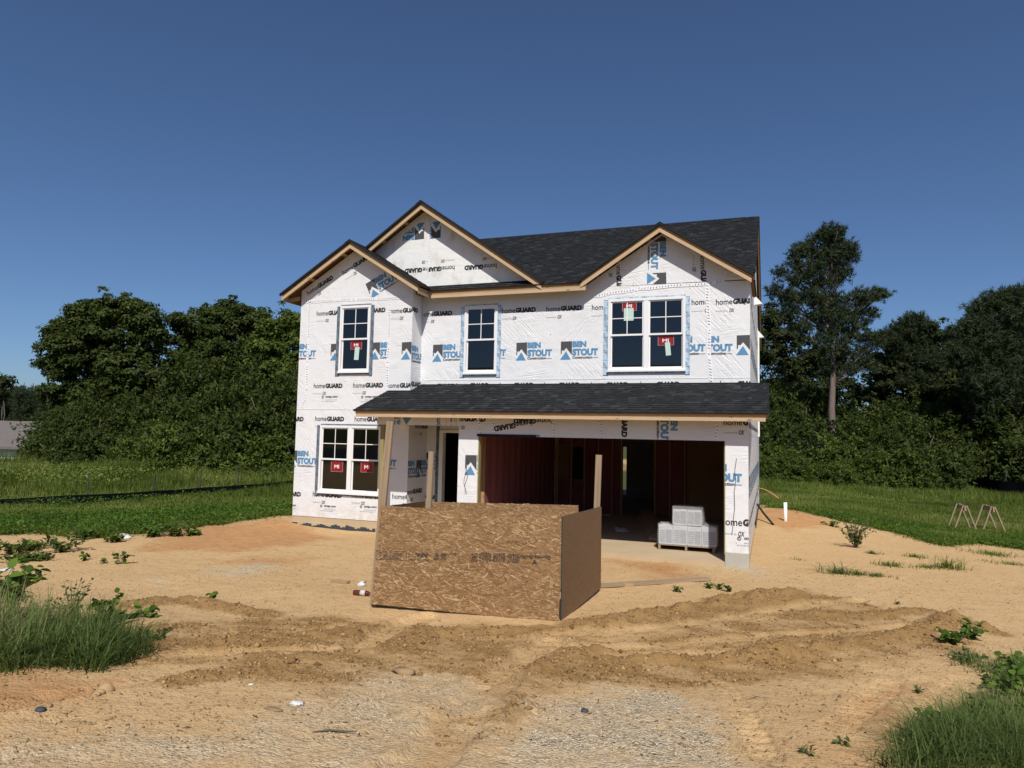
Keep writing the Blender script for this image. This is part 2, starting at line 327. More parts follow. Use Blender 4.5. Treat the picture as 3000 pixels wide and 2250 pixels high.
bark('bark', (0.055, 0.045, 0.036), (0.17, 0.14, 0.115)); bark('pine_bark', (0.10, 0.075, 0.062), (0.26, 0.20, 0.17)); bark('grey_bark', (0.13, 0.12, 0.11), (0.32, 0.30, 0.28))
def leaf(name, stops, trans=0.35, rough=0.65):
    t = NT(name); a = t.attr('tint'); c = t.ramp(a, stops)
    t.base(c).rough(rough); t.b.inputs['Specular IOR Level'].default_value = 0.12
    tr = t.n('BsdfTranslucent'); t.l(t.mix(0.5, c, (0.20, 0.26, 0.02), 'MIX'), tr.inputs[0])
    mx = t.n('MixShader'); mx.inputs[0].default_value = trans; t.l(t.b.outputs[0], mx.inputs[1]); t.l(tr.outputs[0], mx.inputs[2]); t.l(mx.outputs[0], t.out.inputs['Surface']); M[name] = t.mat
leaf('oak_leaf', [(0, (0.022, 0.036, 0.008)), (0.6, (0.046, 0.066, 0.015)), (1, (0.085, 0.105, 0.028))], 0.2)
leaf('shrub_leaf', [(0, (0.030, 0.052, 0.010)), (0.6, (0.074, 0.108, 0.020)), (1, (0.165, 0.200, 0.042))], 0.25)
leaf('pine_needle', [(0, (0.020, 0.032, 0.016)), (0.6, (0.040, 0.058, 0.027)), (1, (0.075, 0.088, 0.042))], 0.1)
leaf('dark_leaf', [(0, (0.020, 0.030, 0.010)), (0.7, (0.036, 0.050, 0.016)), (1, (0.065, 0.075, 0.028))], 0.15)
leaf('field_grass', [(0, (0.070, 0.098, 0.016)), (0.6, (0.142, 0.190, 0.036)), (0.93, (0.23, 0.27, 0.066)), (1, (0.28, 0.25, 0.10))], 0.3)
leaf('near_grass', [(0, (0.050, 0.080, 0.022)), (0.6, (0.105, 0.150, 0.042)), (0.90, (0.18, 0.22, 0.07)), (1, (0.38, 0.32, 0.16))], 0.3)
leaf('weed_leaf', [(0, (0.035, 0.075, 0.012)), (0.6, (0.075, 0.145, 0.020)), (1, (0.15, 0.23, 0.035))], 0.35)

# ------------------------------------------------------------------ ground shape
def poly_mask(X, Y, poly, soft):
    """soft inside-mask of a closed polygon in world xy"""
    poly = np.asarray(poly); n = len(poly); ins = np.zeros(X.shape, bool); dist = np.full(X.shape, 1e9)
    for i in range(n):
        x0, y0 = poly[i]; x1, y1 = poly[(i+1) % n]
        c = ((y0 > Y) != (y1 > Y)); xx = (x1-x0)*(Y-y0)/((y1-y0) if abs(y1-y0) > 1e-9 else 1e-9)+x0
        ins ^= (c & (X < xx))
        dx, dy = x1-x0, y1-y0; tt = np.clip(((X-x0)*dx+(Y-y0)*dy)/(dx*dx+dy*dy+1e-12), 0, 1)
        dist = np.minimum(dist, np.hypot(X-(x0+tt*dx), Y-(y0+tt*dy)))
    return sstep(-soft, soft, np.where(ins, dist, -dist))
def line_dist(X, Y, pl):
    pl = np.asarray(pl); best = np.full(X.shape, 1e9); side = np.zeros(X.shape); al = np.zeros(X.shape); acc = 0
    for (x0, y0), (x1, y1) in zip(pl[:-1], pl[1:]):
        dx, dy = x1-x0, y1-y0; L = math.hypot(dx, dy); tt = np.clip(((X-x0)*dx+(Y-y0)*dy)/(L*L), 0, 1)
        dd = np.hypot(X-(x0+tt*dx), Y-(y0+tt*dy)); b = dd < best
        best = np.where(b, dd, best); al = np.where(b, acc+tt*L, al); side = np.where(b, np.sign(dx*(Y-y0)-dy*(X-x0)), side); acc += L
    return best, al, side, acc
def base_h(X, Y):
    h = -0.085+0.0*X
    h = h+0.14*sstep(-3.0, -5.6, Y)*sstep(-12, -6, X)*0.9
    h = h+0.105*np.maximum(0, -5.9-Y)*sstep(-5.5, -8.0, Y)
    h = h-0.26*sstep(1.6, 6.5, X)*sstep(-2, 9, Y)
    h = h-0.16*sstep(-11.5, -17, X)*sstep(-8, 0, Y)
    h = h+0.26*np.exp(-(((X-0.9)/1.2)**2+((Y-9.2)/2.2)**2))
    h = h+0.13*np.exp(-(((X+11.2)/0.9)**2+((Y-1.3)/1.3)**2))
    h = h-0.05*np.exp(-(((X+9.0)/2.2)**2+((Y-0.4)/0.7)**2))
    h = h-1.7*sstep(-33, -42, X)*sstep(6, 14, Y)
    h = h+0.5*sstep(25, 90, Y)+0.25*fbm(X*0.03, Y*0.03, 2)*sstep(16, 40, np.hypot(X, Y))
    return h
def gpt(p):
    """photo pixel -> point on the ground"""
    z = 0.0
    for _ in range(8):
        q = onZ(p[0], p[1], z); z = float(base_h(np.array(q[0]), np.array(q[1])))
    return q
def gline(c, *pts): return [tuple(gpt(c(*p))[:2]) for p in pts]
RIDGES = [  # spoil ridges and tyre ruts: (polyline, height, half width)
    (gline(cg, (1390, 262), (1700, 215), (2000, 158), (2212, 128), (2240, 125)), 0.13, 0.22),
    (gline(cr, (-30, 60), (240, 40), (430, 25)), 0.10, 0.22),
    (gline(cg, (640, 360), (770, 285), (1080, 285), (1180, 280)), 0.09, 0.16),
    (gline(cg, (1210, 440), (1300, 385), (1480, 360)), 0.09, 0.15),
    (gline(cg, (1560, 400), (1900, 395), (2212, 385)), 0.08, 0.16),
    (gline(cr, (0, 470), (400, 440), (800, 400), (1180, 330), (1480, 240), (1650, 180)), 0.10, 0.17),
    (gline(cr, (1600, 160), (1850, 260), (2000, 300)), 0.09, 0.12),
    (gline(cr, (380, 140), (900, 150), (1400, 110)), 0.05, 0.15),
    (gline(cl, (930, 640), (1300, 590), (1600, 600), (2100, 690)), 0.09, 0.17),
    (gline(cg, (-300, 330), (0, 320), (250, 310), (560, 265)), 0.06, 0.20),
    (gline(cg, (100, 385), (330, 380)), 0.05, 0.15),
    (gline(cl, (1480, 1230), (1800, 1180), (2150, 1130)), 0.05, 0.14),
    (gline(cg, (960, 400), (1050, 370)), 0.06, 0.10),
    (gline(cg, (1060, 650), (1130, 600), (1210, 580)), 0.08, 0.09),
    (gline(cg, (620, 560), (900, 620), (1060, 540)), 0.03, 0.12),
    (gline(cl, (0, 1480), (450, 1360), (1000, 1250)), -0.05, 0.10),
    (gline(cl, (0, 1540), (500, 1400), (1050, 1290)), 0.035, 0.08),
]
RUTS = [(gline(cr, (700, 1050), (900, 880), (1120, 700)), 0.14), (gline(cr, (1230, 1150), (1500, 900), (1750, 680)), 0.16), (gline(cg, (1960, 490), (2060, 640), (2140, 780)), 0.11),
        (gline(cg, (480, 340), (620, 250), (760, 210)), 0.14), (gline(cg, (960, 480), (1130, 400), (1250, 330)), 0.16)]
LANES = [(gline(cg, (1250, 300), (1700, 268), (2212, 185), (2500, 150)), 0.13), (gline(cg, (1300, 345), (1800, 335), (2212, 290), (2700, 260)), 0.12), (gline(cg, (1500, 378), (1900, 368), (2300, 345)), 0.07), (gline(cg, (1270, 320), (1130, 400), (1000, 520), (850, 680), (720, 830)), 0.17), (gline(cg, (480, 345), (620, 262), (760, 215)), 0.15), (gline(cg, (-300, 380), (0, 360), (380, 350)), 0.12), (gline(cg, (100, 300), (420, 250)), 0.08)]
FRESH = [gline(cg, (-400, 250), (0, 230), (350, 215), (640, 245), (900, 250), (1390, 270), (2000, 140), (2300, 110), (2600, 180), (3000, 330), (2212, 480), (1560, 500), (1250, 470), (950, 470), (580, 455), (350, 540), (0, 420), (-400, 420)),
         gline(cg, (950, 470), (1250, 470), (1250, 560), (1080, 660), (960, 800), (600, 830), (620, 700), (850, 640))]
GRAVEL = [gline(cg, (950, 840), (1060, 690), (1220, 570), (1500, 520), (1780, 525), (1930, 600), (1985, 700), (1990, 840)),
          gline(cg, (-980, 840), (-900, 700), (-350, 700), (0, 690), (130, 610), (330, 560), (470, 475), (620, 462), (960, 475), (950, 560), (760, 640), (560, 760), (420, 840))]
GRAVEL_WHITE = [gline(cL, (1500, 1420), (1560, 1385), (1960, 1350), (2000, 1390), (1700, 1440)), gline(cL, (1000, 1500), (1160, 1475), (1180, 1500)), gline(c8, (1700, 1165), (2010, 1170), (2212, 1200), (2100, 1250), (1750, 1200))]
ORANGE = [gline(cl, (-300, 1200), (200, 1130), (420, 1180), (900, 1270), (700, 1360), (300, 1440), (0, 1500), (-300, 1580)), gline(cL, (1300, 1110), (2000, 1030), (2200, 1080), (2400, 1180), (1900, 1260), (1000, 1260)), gline(cL, (1500, 1330), (1900, 1310), (2212, 1330), (2000, 1370)),
          gline(c8, (1000, 1130), (1500, 1180), (1650, 1260), (1350, 1260)), gline(cR, (60, 540), (330, 530), (560, 590), (720, 670), (300, 700), (80, 640)), gline(cr, (700, 1050), (900, 860), (1100, 720), (1250, 740), (1000, 1000)), gline(cr, (700, 1420), (1000, 1200), (1250, 1050), (1250, 1300), (1000, 1420))]
GRASS_L = gline(cL, (-700, 1180), (0, 1150), (300, 1135), (520, 1150), (700, 1170), (1000, 1140), (1290, 1110), (1500, 1085), (1800, 1040), (2110, 1005))
GRASS_R = gline(cR, (60, 520), (330, 535), (560, 585), (720, 625), (1000, 680), (1250, 740), (1560, 830), (1800, 800), (2212, 860), (2700, 900))
GL_POLY = GRASS_L+[(-13.5, 13.0), (-9, 40), (-60, 120), (-160, 60), (-120, -40), (-40, -14)]
GR_POLY = GRASS_R+[(30, 0), (90, 40), (60, 140), (-20, 140), (-9, 40), (-11, 13.2), (0.3, 13.2)]
def masks(X, Y):
    n = fbm(X*0.9, Y*0.9, 4)*0.9; Xn = X+0.35*fbm(X*1.7+5, Y*1.7, 4); Yn = Y+0.35*fbm(X*1.7-8, Y*1.7+3, 4)
    gr = np.maximum(poly_mask(Xn, Yn, GL_POLY, 0.4), poly_mask(Xn, Yn, GR_POLY, 0.4))
    far = (np.hypot(X+3, Y+4) > 60) | (Y < -20.8); gr = np.where(far & ((Y > -13.5) | (Y < -20.6)), 1.0, gr)
    fr = np.maximum.reduce([poly_mask(Xn, Yn, p, 0.18) for p in FRESH])
    gv = np.maximum(poly_mask(Xn, Yn, GRAVEL[0], 0.25), poly_mask(Xn, Yn, GRAVEL[1], 0.3)*0.72)
    gw = np.maximum.reduce([poly_mask(Xn, Yn, p, 0.25) for p in GRAVEL_WHITE])*0.8
    og = np.maximum.reduce([poly_mask(Xn, Yn, p, 0.35) for p in ORANGE])
    fr = fr*np.clip(0.80+1.2*fbm(X*1.4+3, Y*2.2, 4), 0.35, 1.0)
    return gr, fr*(1-gv), np.maximum(gv, gw), og
def ground_h(X, Y, want_masks=False):
    h = base_h(X, Y); gr, fr, gv, og = masks(X, Y)
    near = sstep(30, 12, np.hypot(X+2, Y+4))
    Xw = X+0.10*fbm(X*2.3, Y*2.3, 3); Yw = Y+0.10*fbm(X*2.3+40, Y*2.3, 3); fresh2 = fr.copy()
    for pl, hh, wd in RIDGES:
        d, al, sd, L = line_dist(Xw, Yw, pl); endf = sstep(-0.02, 0.25, np.minimum(al, L-al)+0.12)
        g = np.exp(-(d/wd)**2); h = h+0.78*hh*g*(0.75+0.9*fbm(X*3, Y*3, 4, 0.6))*np.clip(endf, 0.3, 1)
        if hh > 0.04: fresh2 = np.maximum(fresh2, sstep(1.9*wd, 0.9*wd, d)*0.95)
    for pl, wd in RUTS:
        d, al, sd, L = line_dist(X, Y, pl); m = sstep(wd, wd*0.7, d)
        h = h-m*0.015+m*0.011*np.sin(al/0.022+9*d*sd+2.0*fbm(X*3, Y*3, 2))*np.clip(0.6+1.6*fbm(X*2.5+4, Y*2.5, 3), 0, 1)
    for pl, wd in LANES:
        d, al, sd, L = line_dist(X+0.05*fbm(X*3, Y*3, 2), Y+0.05*fbm(X*3+7, Y*3, 2), pl); m = sstep(wd*1.25, wd*0.7, d); fresh2 = fresh2*(1-0.55*m); h = h-0.022*m+0.014*np.exp(-((d-wd*1.35)/(0.35*wd))**2)
    h = h+near*(0.016*fbm(X*1.3, Y*1.3, 3)+0.006*fbm(X*6, Y*6, 3))
    rg = fbm(X*7, Y*7, 5, 0.62); rg2 = np.abs(fbm(X*4+3, Y*4, 4, 0.6))
    h = h+near*fresh2*(0.016*rg+0.034*rg2-0.010+0.026*np.abs(fbm(X*15, Y*15, 3, 0.6)))+near*gv*(1-fr)*0.006*fbm(X*22, Y*22, 3)
    return (h, gr, fresh2*(1-gv*0.8), gv, og) if want_masks else h
def gz(x, y): return float(ground_h(np.array([float(x)]), np.array([float(y)]))[0])
# polar sheet round the viewing spot, fine in front, coarse behind, out to the horizon
az0 = math.atan2(FW[0], FW[1])
th = np.concatenate([np.linspace(-math.pi, -0.90, 26)[:-1], np.linspace(-0.90, 0.90, 720), np.linspace(0.90, math.pi, 26)[1:]])
rr = np.concatenate([[0.02, 0.8, 1.6], np.geomspace(2.6, 30, 500), np.geomspace(31.5, 2500, 46)])
TH, RR = np.meshgrid(th+az0, rr); GX = CAM[0]+RR*np.sin(TH); GY = CAM[1]+RR*np.cos(TH)
GH, g_gr, g_fr, g_gv, g_og = ground_h(GX, GY, True)
GV = np.stack([GX, GY, GH], -1).reshape(-1, 3); nr, nc = GX.shape
ii = np.arange(nr-1)[:, None]*nc+np.arange(nc-1)[None]; GF = np.stack([ii, ii+1, ii+1+nc, ii+nc], -1).reshape(-1, 4)[:, ::-1]
t = NT('ground'); P = t.pos(); a_gr, a_fr, a_gv, a_og = [t.attr(k) for k in ('grass', 'fresh', 'gravel', 'orange')]
n1 = t.noise(P, 0.7, 5, 0.6); n2 = t.noise(P, 6, 5, 0.65); n3 = t.noise(P, 45, 3, 0.6); n4 = t.noise(P, 150, 2)
strk = t.noise(t.vmap(P, (1.2, 9, 1), (0, 0, -0.3)), 1.0, 4, 0.6)
sand = t.mix(n1, (0.52, 0.335, 0.16), (0.66, 0.455, 0.24))
sand = t.mix(t.math('MULTIPLY', strk, 0.55), sand, (0.58, 0.385, 0.19))
sand = t.mix(t.ramp(n2, [(0.50, (0, 0, 0)), (0.75, (0.5, 0.5, 0.5))]), sand, (0.47, 0.29, 0.135))
sand = t.mix(t.math('MULTIPLY', a_og, t.ramp(n2, [(0.3, (0.45,)*3), (0.7, (0.95,)*3)])), sand, (0.45, 0.215, 0.085))
fres = t.mix(n2, (0.20, 0.108, 0.036), (0.36, 0.215, 0.083)); c = t.mix(t.math('MULTIPLY', a_fr, 0.9), sand, fres)
vo = t.n('TexVoronoi'); vo.inputs['Scale'].default_value = 55; t.l(P, vo.inputs['Vector']); sv = t.n('SeparateColor'); t.l(vo.outputs['Color'], sv.inputs[0])
grv = t.ramp(sv.outputs[0], [(0, (0.26, 0.21, 0.14)), (0.35, (0.54, 0.45, 0.31)), (1, (0.72, 0.62, 0.45))])
gm = t.math('MULTIPLY', a_gv, t.ramp(t.noise(P, 2.2, 6, 0.7), [(0.36, (0.25,)*3), (0.62, (0.9,)*3)])); c = t.mix(gm, c, grv)
spk = t.math('GREATER_THAN', t.noise(P, 55, 2, 0.5), 0.635); spk2 = t.math('GREATER_THAN', t.noise(t.rmap(P, (9, 34, 20), (0, 0, -0.35)), 1.0, 3, 0.6), 0.645); c = t.mix(t.math('MULTIPLY', t.math('MAXIMUM', spk, spk2), 0.55), c, (0.17, 0.11, 0.06))
a_rd = t.attr('road'); c = t.mix(a_rd, c, t.mix(n3, (0.045, 0.045, 0.047), (0.075, 0.074, 0.073)))
c = t.mix(a_gr, c, t.mix(n2, (0.060, 0.075, 0.022), (0.11, 0.11, 0.045)))
hh = t.math('ADD', t.math('MULTIPLY', n3, 0.7), t.math('ADD', t.math('MULTIPLY', n4, 0.25), t.math('MULTIPLY', n2, 1.4)))
hh = t.math('ADD', hh, t.math('MULTIPLY', t.math('SUBTRACT', 1.0, vo.outputs['Distance']), t.math('MULTIPLY', gm, 0.8)))
t.base(c).rough(0.95).bump(hh, 1.0, 0.024); t.b.inputs['Specular IOR Level'].default_value = 0.1
gme = arr_mesh('ground', GV, GF, [t.mat], True, tint={'grass': g_gr.ravel(), 'fresh': g_fr.ravel(), 'gravel': g_gv.ravel(), 'orange': g_og.ravel(), 'road': (sstep(-13.6, -14.0, GY)*sstep(-20.8, -20.4, GY)).ravel()})
tag(link('ground', gme), kind='structure')

# ------------------------------------------------------------------ the house
B1, B2, XL, XB, XP0, XP1, XO, DOORY, BACKY, GBACK = 1.023, 1.52, -10.564, -7.441, -5.716, -5.274, -0.40, 1.95, 12.5, 6.6
house = empty('unfinished_house')
tag(house, 'two storey house under construction wrapped in white printed house wrap', 'house')
TW = 0.13
def wall_Y(name, y, x0, x1, z0, z1, holes=(), mat='wrap', th=TW):
    xs = sorted({x0, x1, *[h[0] for h in holes], *[h[1] for h in holes]}); zs = sorted({z0, z1, *[h[2] for h in holes], *[h[3] for h in holes]}); m = MB()
    for a, b in zip(xs[:-1], xs[1:]):
        for c, d in zip(zs[:-1], zs[1:]):
            mx, mz = (a+b)/2, (c+d)/2
            if any(h[0] < mx < h[1] and h[2] < mz < h[3] for h in holes): continue
            m.box(a, b, y, y+th, c, d)
    return m.build(name, M[mat], house)
def wall_X(name, x, y0, y1, z0, z1, mat='wrap', th=-TW):
    m = MB(); m.box(min(x, x+th), max(x, x+th), y0, y1, z0, z1); return m.build(name, M[mat], house)
def prism_Y(name, y, pts, mat='wrap', th=TW):
    m = MB(); n = len(pts); m.quad([(p[0], y, p[1]) for p in pts]); m.quad([(p[0], y+th, p[1]) for p in pts][::-1])
    for i in range(n):
        a, b = pts[i], pts[(i+1) % n]; m.quad([(a[0], y, a[1]), (a[0], y+th, a[1]), (b[0], y+th, b[1]), (b[0], y, b[1])])
    return m.build(name, M[mat], house)
W_BAYUP = (-9.39, -8.547, 3.605, 5.222); W_BAYLO = (-9.836, -8.14, 0.725, 2.337); W_MID = (-6.318, -5.495, 3.585, 5.176); W_RT = (-2.915, -1.275, 3.605, 5.175)
def inset(h, d=0.03): return (h[0]+d, h[1]-d, h[2]+d, h[3]-d)
bay = wall_Y('wall', B1, XL, XB, 0.137, 5.40, [inset(W_BAYUP), inset(W_BAYLO)])
bay_gable = prism_Y('gable_wall', B1, [(XL, 5.40), (XB, 5.40), (XB, 5.66), (-9.0, 6.62), (XL, 5.66)])
bay_side = wall_X('wall', XB, B1+TW, 5.0, 2.75, 5.45)
bay_side_lo = wall_X('wall', XB, B1+TW, DOORY, 0.0, 2.75)
main = wall_Y('wall', B2, XB+0.003, 0.0, 2.70, 5.46, [inset(W_MID), inset(W_RT)])
rt_gable = prism_Y('gable_wall', B2, [(-3.5, 5.46), (0.0, 5.46), (0.0, 5.44), (-1.777, 6.56), (-3.5, 5.47)])
big_gable = prism_Y('gable_wall', B2+0.0, [(-9.3, 5.465), (-4.25, 5.465), (-7.4, 7.60), (-9.3, 6.33)], 'wrap_old')
door_wall = wall_Y('wall', DOORY, XB, XP0, 0.0, 2.70, [(-7.06, -6.10, 0.0, 2.24)])
garage_front = wall_Y('wall', 0.0, XP0, 0.0, 2.165, 2.62)
pier_l = wall_Y('wall', 0.0, XP0, XP1, 0.10, 2.165)
pier_r = wall_Y('wall', 0.0, XO, 0.0, 0.17, 2.165)
wall_X('wall', XP0, TW, GBACK, 0.0, 2.70, th=TW)
side_lo = wall_X('wall', 0.0, TW, BACKY, 0.16, 2.75)
side_up = wall_X('wall', 0.0, B2+TW, BACKY, 2.75, 5.46)
m = MB()                                                              # gable of the right-hand side wall
for a, b in (((B2, 5.46), (7.0, 8.22)),): pass
m.quad([(0, B2+TW, 5.46), (0, BACKY, 5.46), (0, 7.0, 8.25)]); m.quad([(-TW, B2+TW, 5.46), (-TW, 7.0, 8.25), (-TW, BACKY, 5.46)]); m.build('gable_wall', M['wrap'], house)
m = MB(); m.quad([(XL, B1+TW, 5.40), (XL, 7.0, 8.25), (XL, BACKY, 5.40)]); m.build('gable_wall', M['wrap'], house)
wall_X('wall', XL, B1+TW, BACKY, 0.137, 5.40, th=TW)
wall_Y('wall', BACKY-TW, XL+TW, -TW, 0.0, 5.46, [(-5.0, -4.58, 0.12, 1.85), (-2.6, -1.4, 3.6, 5.1)])
# slab, floors, ceiling
m = MB(); m.box(XP0, -0.003, -0.02, BACKY, -0.5, 0.0); m.build('garage_slab', M['concrete'], house)
m = MB(); m.box(XO+0.0, 0.012, -0.035, 0.30, -0.5, 0.172); m.build('pier_footing', M['pier_concrete'], house)
m = MB(); m.box(XL-0.03, XP0-0.002, B1-0.05, BACKY, -0.5, 0.0); m.box(XB+0.002, XP0-0.002, -0.02, B1-0.05, -0.5, 0.0)
m.box(XL+0.005, XB-0.005, B1+0.012, BACKY-0.1, 0.0, 0.16); m.build('foundation_slab', M['concrete'], house)
m = MB(); n = 30
for i in range(n):                                                    # dark damp-proof coat with a ragged upper edge
    x0 = XL-0.04+i*(2.4/n); h = -0.045+0.03*math.sin(i*1.3)+0.025*random.random(); m.box(x0, x0+2.4/n, B1-0.058, B1-0.0515, -0.5, h)
m.build('damp_proof_coat', M['damp_coat'], house)
m = MB(); m.box(XP1-1, 0.0-0.02, B2+0.2, BACKY-0.2, 2.72, 2.74); m.box(XL+0.14, -0.14, B1+0.14, BACKY-0.14, 2.70, 2.76); m.build('upper_floor', M['osb_rough'], house)
m = MB(); m.box(XL+0.14, -0.14, B2+0.14, BACKY-0.14, 5.30, 5.34); m.build('ceiling', M['osb_rough'], house)
# ------- printing
FONT = {}
def text_mesh(s, bold=0.0, shear=0.0):
    key = (s, bold, shear)
    if key in FONT: return FONT[key]
    cu = bpy.data.curves.new('lettering', 'FONT'); cu.body = s; cu.size = 1.0; cu.offset = bold; cu.shear = shear; cu.resolution_u = 3; cu.fill_mode = 'BOTH'
    ob = bpy.data.objects.new('lettering', cu); COL.objects.link(ob); dg = bpy.context.evaluated_depsgraph_get(); dg.update()
    me = bpy.data.meshes.new_from_object(ob.evaluated_get(dg)); co = np.array([v.co[:2] for v in me.vertices]); fs = [tuple(p.vertices) for p in me.polygons]
    bpy.data.objects.remove(ob); bpy.data.curves.remove(cu); bpy.data.meshes.remove(me)
    lo = co.min(0); hi = co.max(0); co = (co-lo)/(hi-lo); FONT[key] = (co, fs); return FONT[key]
def print_new(): return ([], [], [])
def p_text(pr, s, x, y, wd, ht, mat, bold=0.0, shear=0.0):
    co, fs = text_mesh(s, bold, shear); b = len(pr[0]); pr[0].extend([(x+a*wd, y+c*ht) for a, c in co]); pr[1].extend([tuple(b+i for i in f) for f in fs]); pr[2].extend([mat]*len(fs))
def p_poly(pr, pts, mat):
    b = len(pr[0]); pr[0].extend(pts); pr[1].append(tuple(range(b, b+len(pts)))); pr[2].append(mat)
INKS = ['ink_black', 'ink_grey', 'ink_blue', 'ink_pale', 'stamp_ink']
def pr_HG():
    p = print_new(); p_text(p, 'home', 0, 0, 0.325, 0.120, 0, 0.012); p_text(p, 'GUARD', 0.335, 0.0, 0.485, 0.116, 0, 0.07)
    p_text(p, 'housewrap by', 0, -0.155, 0.24, 0.045, 3, 0.0); p_text(p, 'OX', 0.265, -0.165, 0.10, 0.082, 0, 0.03, 0.25); return p
def pr_OXEP():
    p = print_new(); p_text(p, 'oxep.com', 0.11, 0, 0.34, 0.055, 0, 0.03)
    n = 18; ring = [(0.035+0.033*math.cos(2*math.pi*i/n), 0.03+0.033*math.sin(2*math.pi*i/n)) for i in range(n)]; rin = [(0.035+0.024*math.cos(2*math.pi*i/n), 0.03+0.024*math.sin(2*math.pi*i/n)) for i in range(n)]
    for i in range(n): p_poly(p, [ring[i], ring[(i+1) % n], rin[(i+1) % n], rin[i]], 1)
    p_text(p, 'ETL', 0.018, 0.012, 0.034, 0.036, 1, 0.02)
    for r in range(2):
        x = 0.0 if r else 0.11
        while x < (0.36 if r else 0.44): wd = random.uniform(0.02, 0.06); p_poly(p, [(x, -0.045-r*0.04), (x+wd, -0.045-r*0.04), (x+wd, -0.031-r*0.04), (x, -0.031-r*0.04)], 3); x += wd+0.014
    return p
def pr_BS():
    p = print_new(); k = 0.86/495; q = lambda x, y: (x*k, (235-y)*k)
    p_poly(p, [q(*a) for a in ((8, 170), (22, 150), (22, 115), (45, 115), (45, 123), (80, 83))]+[q(155, 178), q(155, 0), q(8, 3)], 1)
    p_poly(p, [q(0, 235), q(140, 235), q(78, 128)], 2)
    p_text(p, 'BEN', 160*k, (235-78)*k, 182*k, 76*k, 2, 0.065); p_text(p, 'STOUT', 160*k, (235-187)*k, 333*k, 90*k, 2, 0.065)
    p_text(p, 'Construction', 162*k, (235-226)*k, 258*k, 34*k, 0, 0.035); p_poly(p, [q(425, 219), q(492, 219), q(492, 211), q(425, 211)], 2); return p
PROTO = {'HG': pr_HG(), 'BS': pr_BS(), 'OX': pr_OXEP()}
NAMES = {'HG': 'printed_lettering', 'BS': 'printed_logo', 'OX': 'printed_lettering'}
def put_print(kind, parent, o3, eu, ev, nrm, a, b, rot=0.0, clip=None, sc=1.0, off=0.004, name=None, proto=None, holes=()):
    """print `kind` in the wall frame (origin o3, axes eu ev), anchored at (a,b), clipped to the convex polygon clip"""
    V, F, Mi = proto or PROTO[kind]; cr_, sr_ = math.cos(rot), math.sin(rot)
    bm = bmesh.new(); vs = [bm.verts.new((a+sc*(x*cr_-y*sr_), b+sc*(x*sr_+y*cr_), 0)) for x, y in V]
    for f, mi in zip(F, Mi):
        try: fc = bm.faces.new([vs[i] for i in f]); fc.material_index = mi
        except ValueError: pass
    if clip:
        n = len(clip); cx = sum(c[0] for c in clip)/n; cy = sum(c[1] for c in clip)/n
        for i in range(n):
            p, q = clip[i], clip[(i+1) % n]; no = Vector((q[1]-p[1], -(q[0]-p[0]), 0))
            if no.dot(Vector((cx-p[0], cy-p[1], 0))) > 0: no = -no
            bmesh.ops.bisect_plane(bm, geom=bm.verts[:]+bm.edges[:]+bm.faces[:], plane_co=(p[0], p[1], 0), plane_no=no, clear_outer=True)
    for (hx0, hx1, hz0, hz1) in holes:
        for co, no in (((hx0, 0, 0), (1, 0, 0)), ((hx1, 0, 0), (1, 0, 0)), ((0, hz0, 0), (0, 1, 0)), ((0, hz1, 0), (0, 1, 0))): bmesh.ops.bisect_plane(bm, geom=bm.verts[:]+bm.edges[:]+bm.faces[:], plane_co=co, plane_no=no)
        dead = [f for f in bm.faces if hx0 < f.calc_center_median().x < hx1 and hz0 < f.calc_center_median().y < hz1]; bmesh.ops.delete(bm, geom=dead, context='FACES')
    if not bm.faces: bm.free(); return None
    eu, ev, nrm, o3 = Vector(eu), Vector(ev), Vector(nrm), Vector(o3)
    for v in bm.verts: v.co = o3+eu*v.co.x+ev*v.co.y+nrm*off
    for f in bm.faces:
        f.normal_update()
        if f.normal.dot(nrm) < 0: f.normal_flip()
    me = bpy.data.meshes.new(name or NAMES[kind]); bm.to_mesh(me); bm.free()
    for k in INKS: me.materials.append(M[k])
    return link(name or NAMES[kind], me, parent)
def front(kind, parent, Y, cpx, rot=0, clip=None, sc=1.0):
    p = onY(cpx[0], cpx[1], Y); put_print(kind, parent, (0, Y, 0), (1, 0, 0), (0, 0, 1), (0, -1, 0), p[0], p[2], math.radians(rot), clip, sc, holes=[inset(h, 0.01) for h in HOLES.get(parent, ())])
HOLES = {bay: (W_BAYUP, W_BAYLO), main: (W_MID, W_RT)}
rect = lambda x0, x1, z0, z1: [(x0, z0), (x1, z0), (x1, z1), (x0, z1)]
CB = rect(XL, XB, 0.14, 5.39); CBG = [(XL, 5.41), (XB, 5.41), (XB, 5.6), (-9, 6.58), (XL, 5.6)]
sx = onY(*c4(1375, 700), B1)[0]; CB1 = rect(XL, sx, 0.14, 5.39); CB2 = rect(sx, XB, 0.14, 5.39)
for k, x, y, cl_ in (('HG', 433, 335, CB1), ('HG', 938, 305, CB1), ('HG', 1385, 303, CB2), ('HG', -180, 345, CB1), ('BS', 605, 912, CB1), ('BS', 1120, 900, CB1), ('BS', 1525, 900, CB2), ('BS', 45, 912, CB1),
                     ('HG', 395, 1272, CB1), ('HG', 905, 1265, CB1), ('HG', 1345, 1268, CB2), ('HG', -210, 1275, CB1), ('OX', 497, 1402, CB1), ('OX', 1007, 1402, CB1)): front(k, bay, B1, c4(x, y), 0, cl_)
for k, x, y in (('HG', 345, 308), ('HG', 770, 312), ('HG', -78, 308), ('BS', 47, 803), ('BS', 873, 825), ('HG', -110, 1108), ('HG', 318, 1122), ('HG', 740, 1132), ('HG', 1177, 1148), ('OX', 397, 1238), ('OX', 826, 1246), ('OX', -28, 1226)): front(k, bay, B1, c7(x, y), 0, CB)
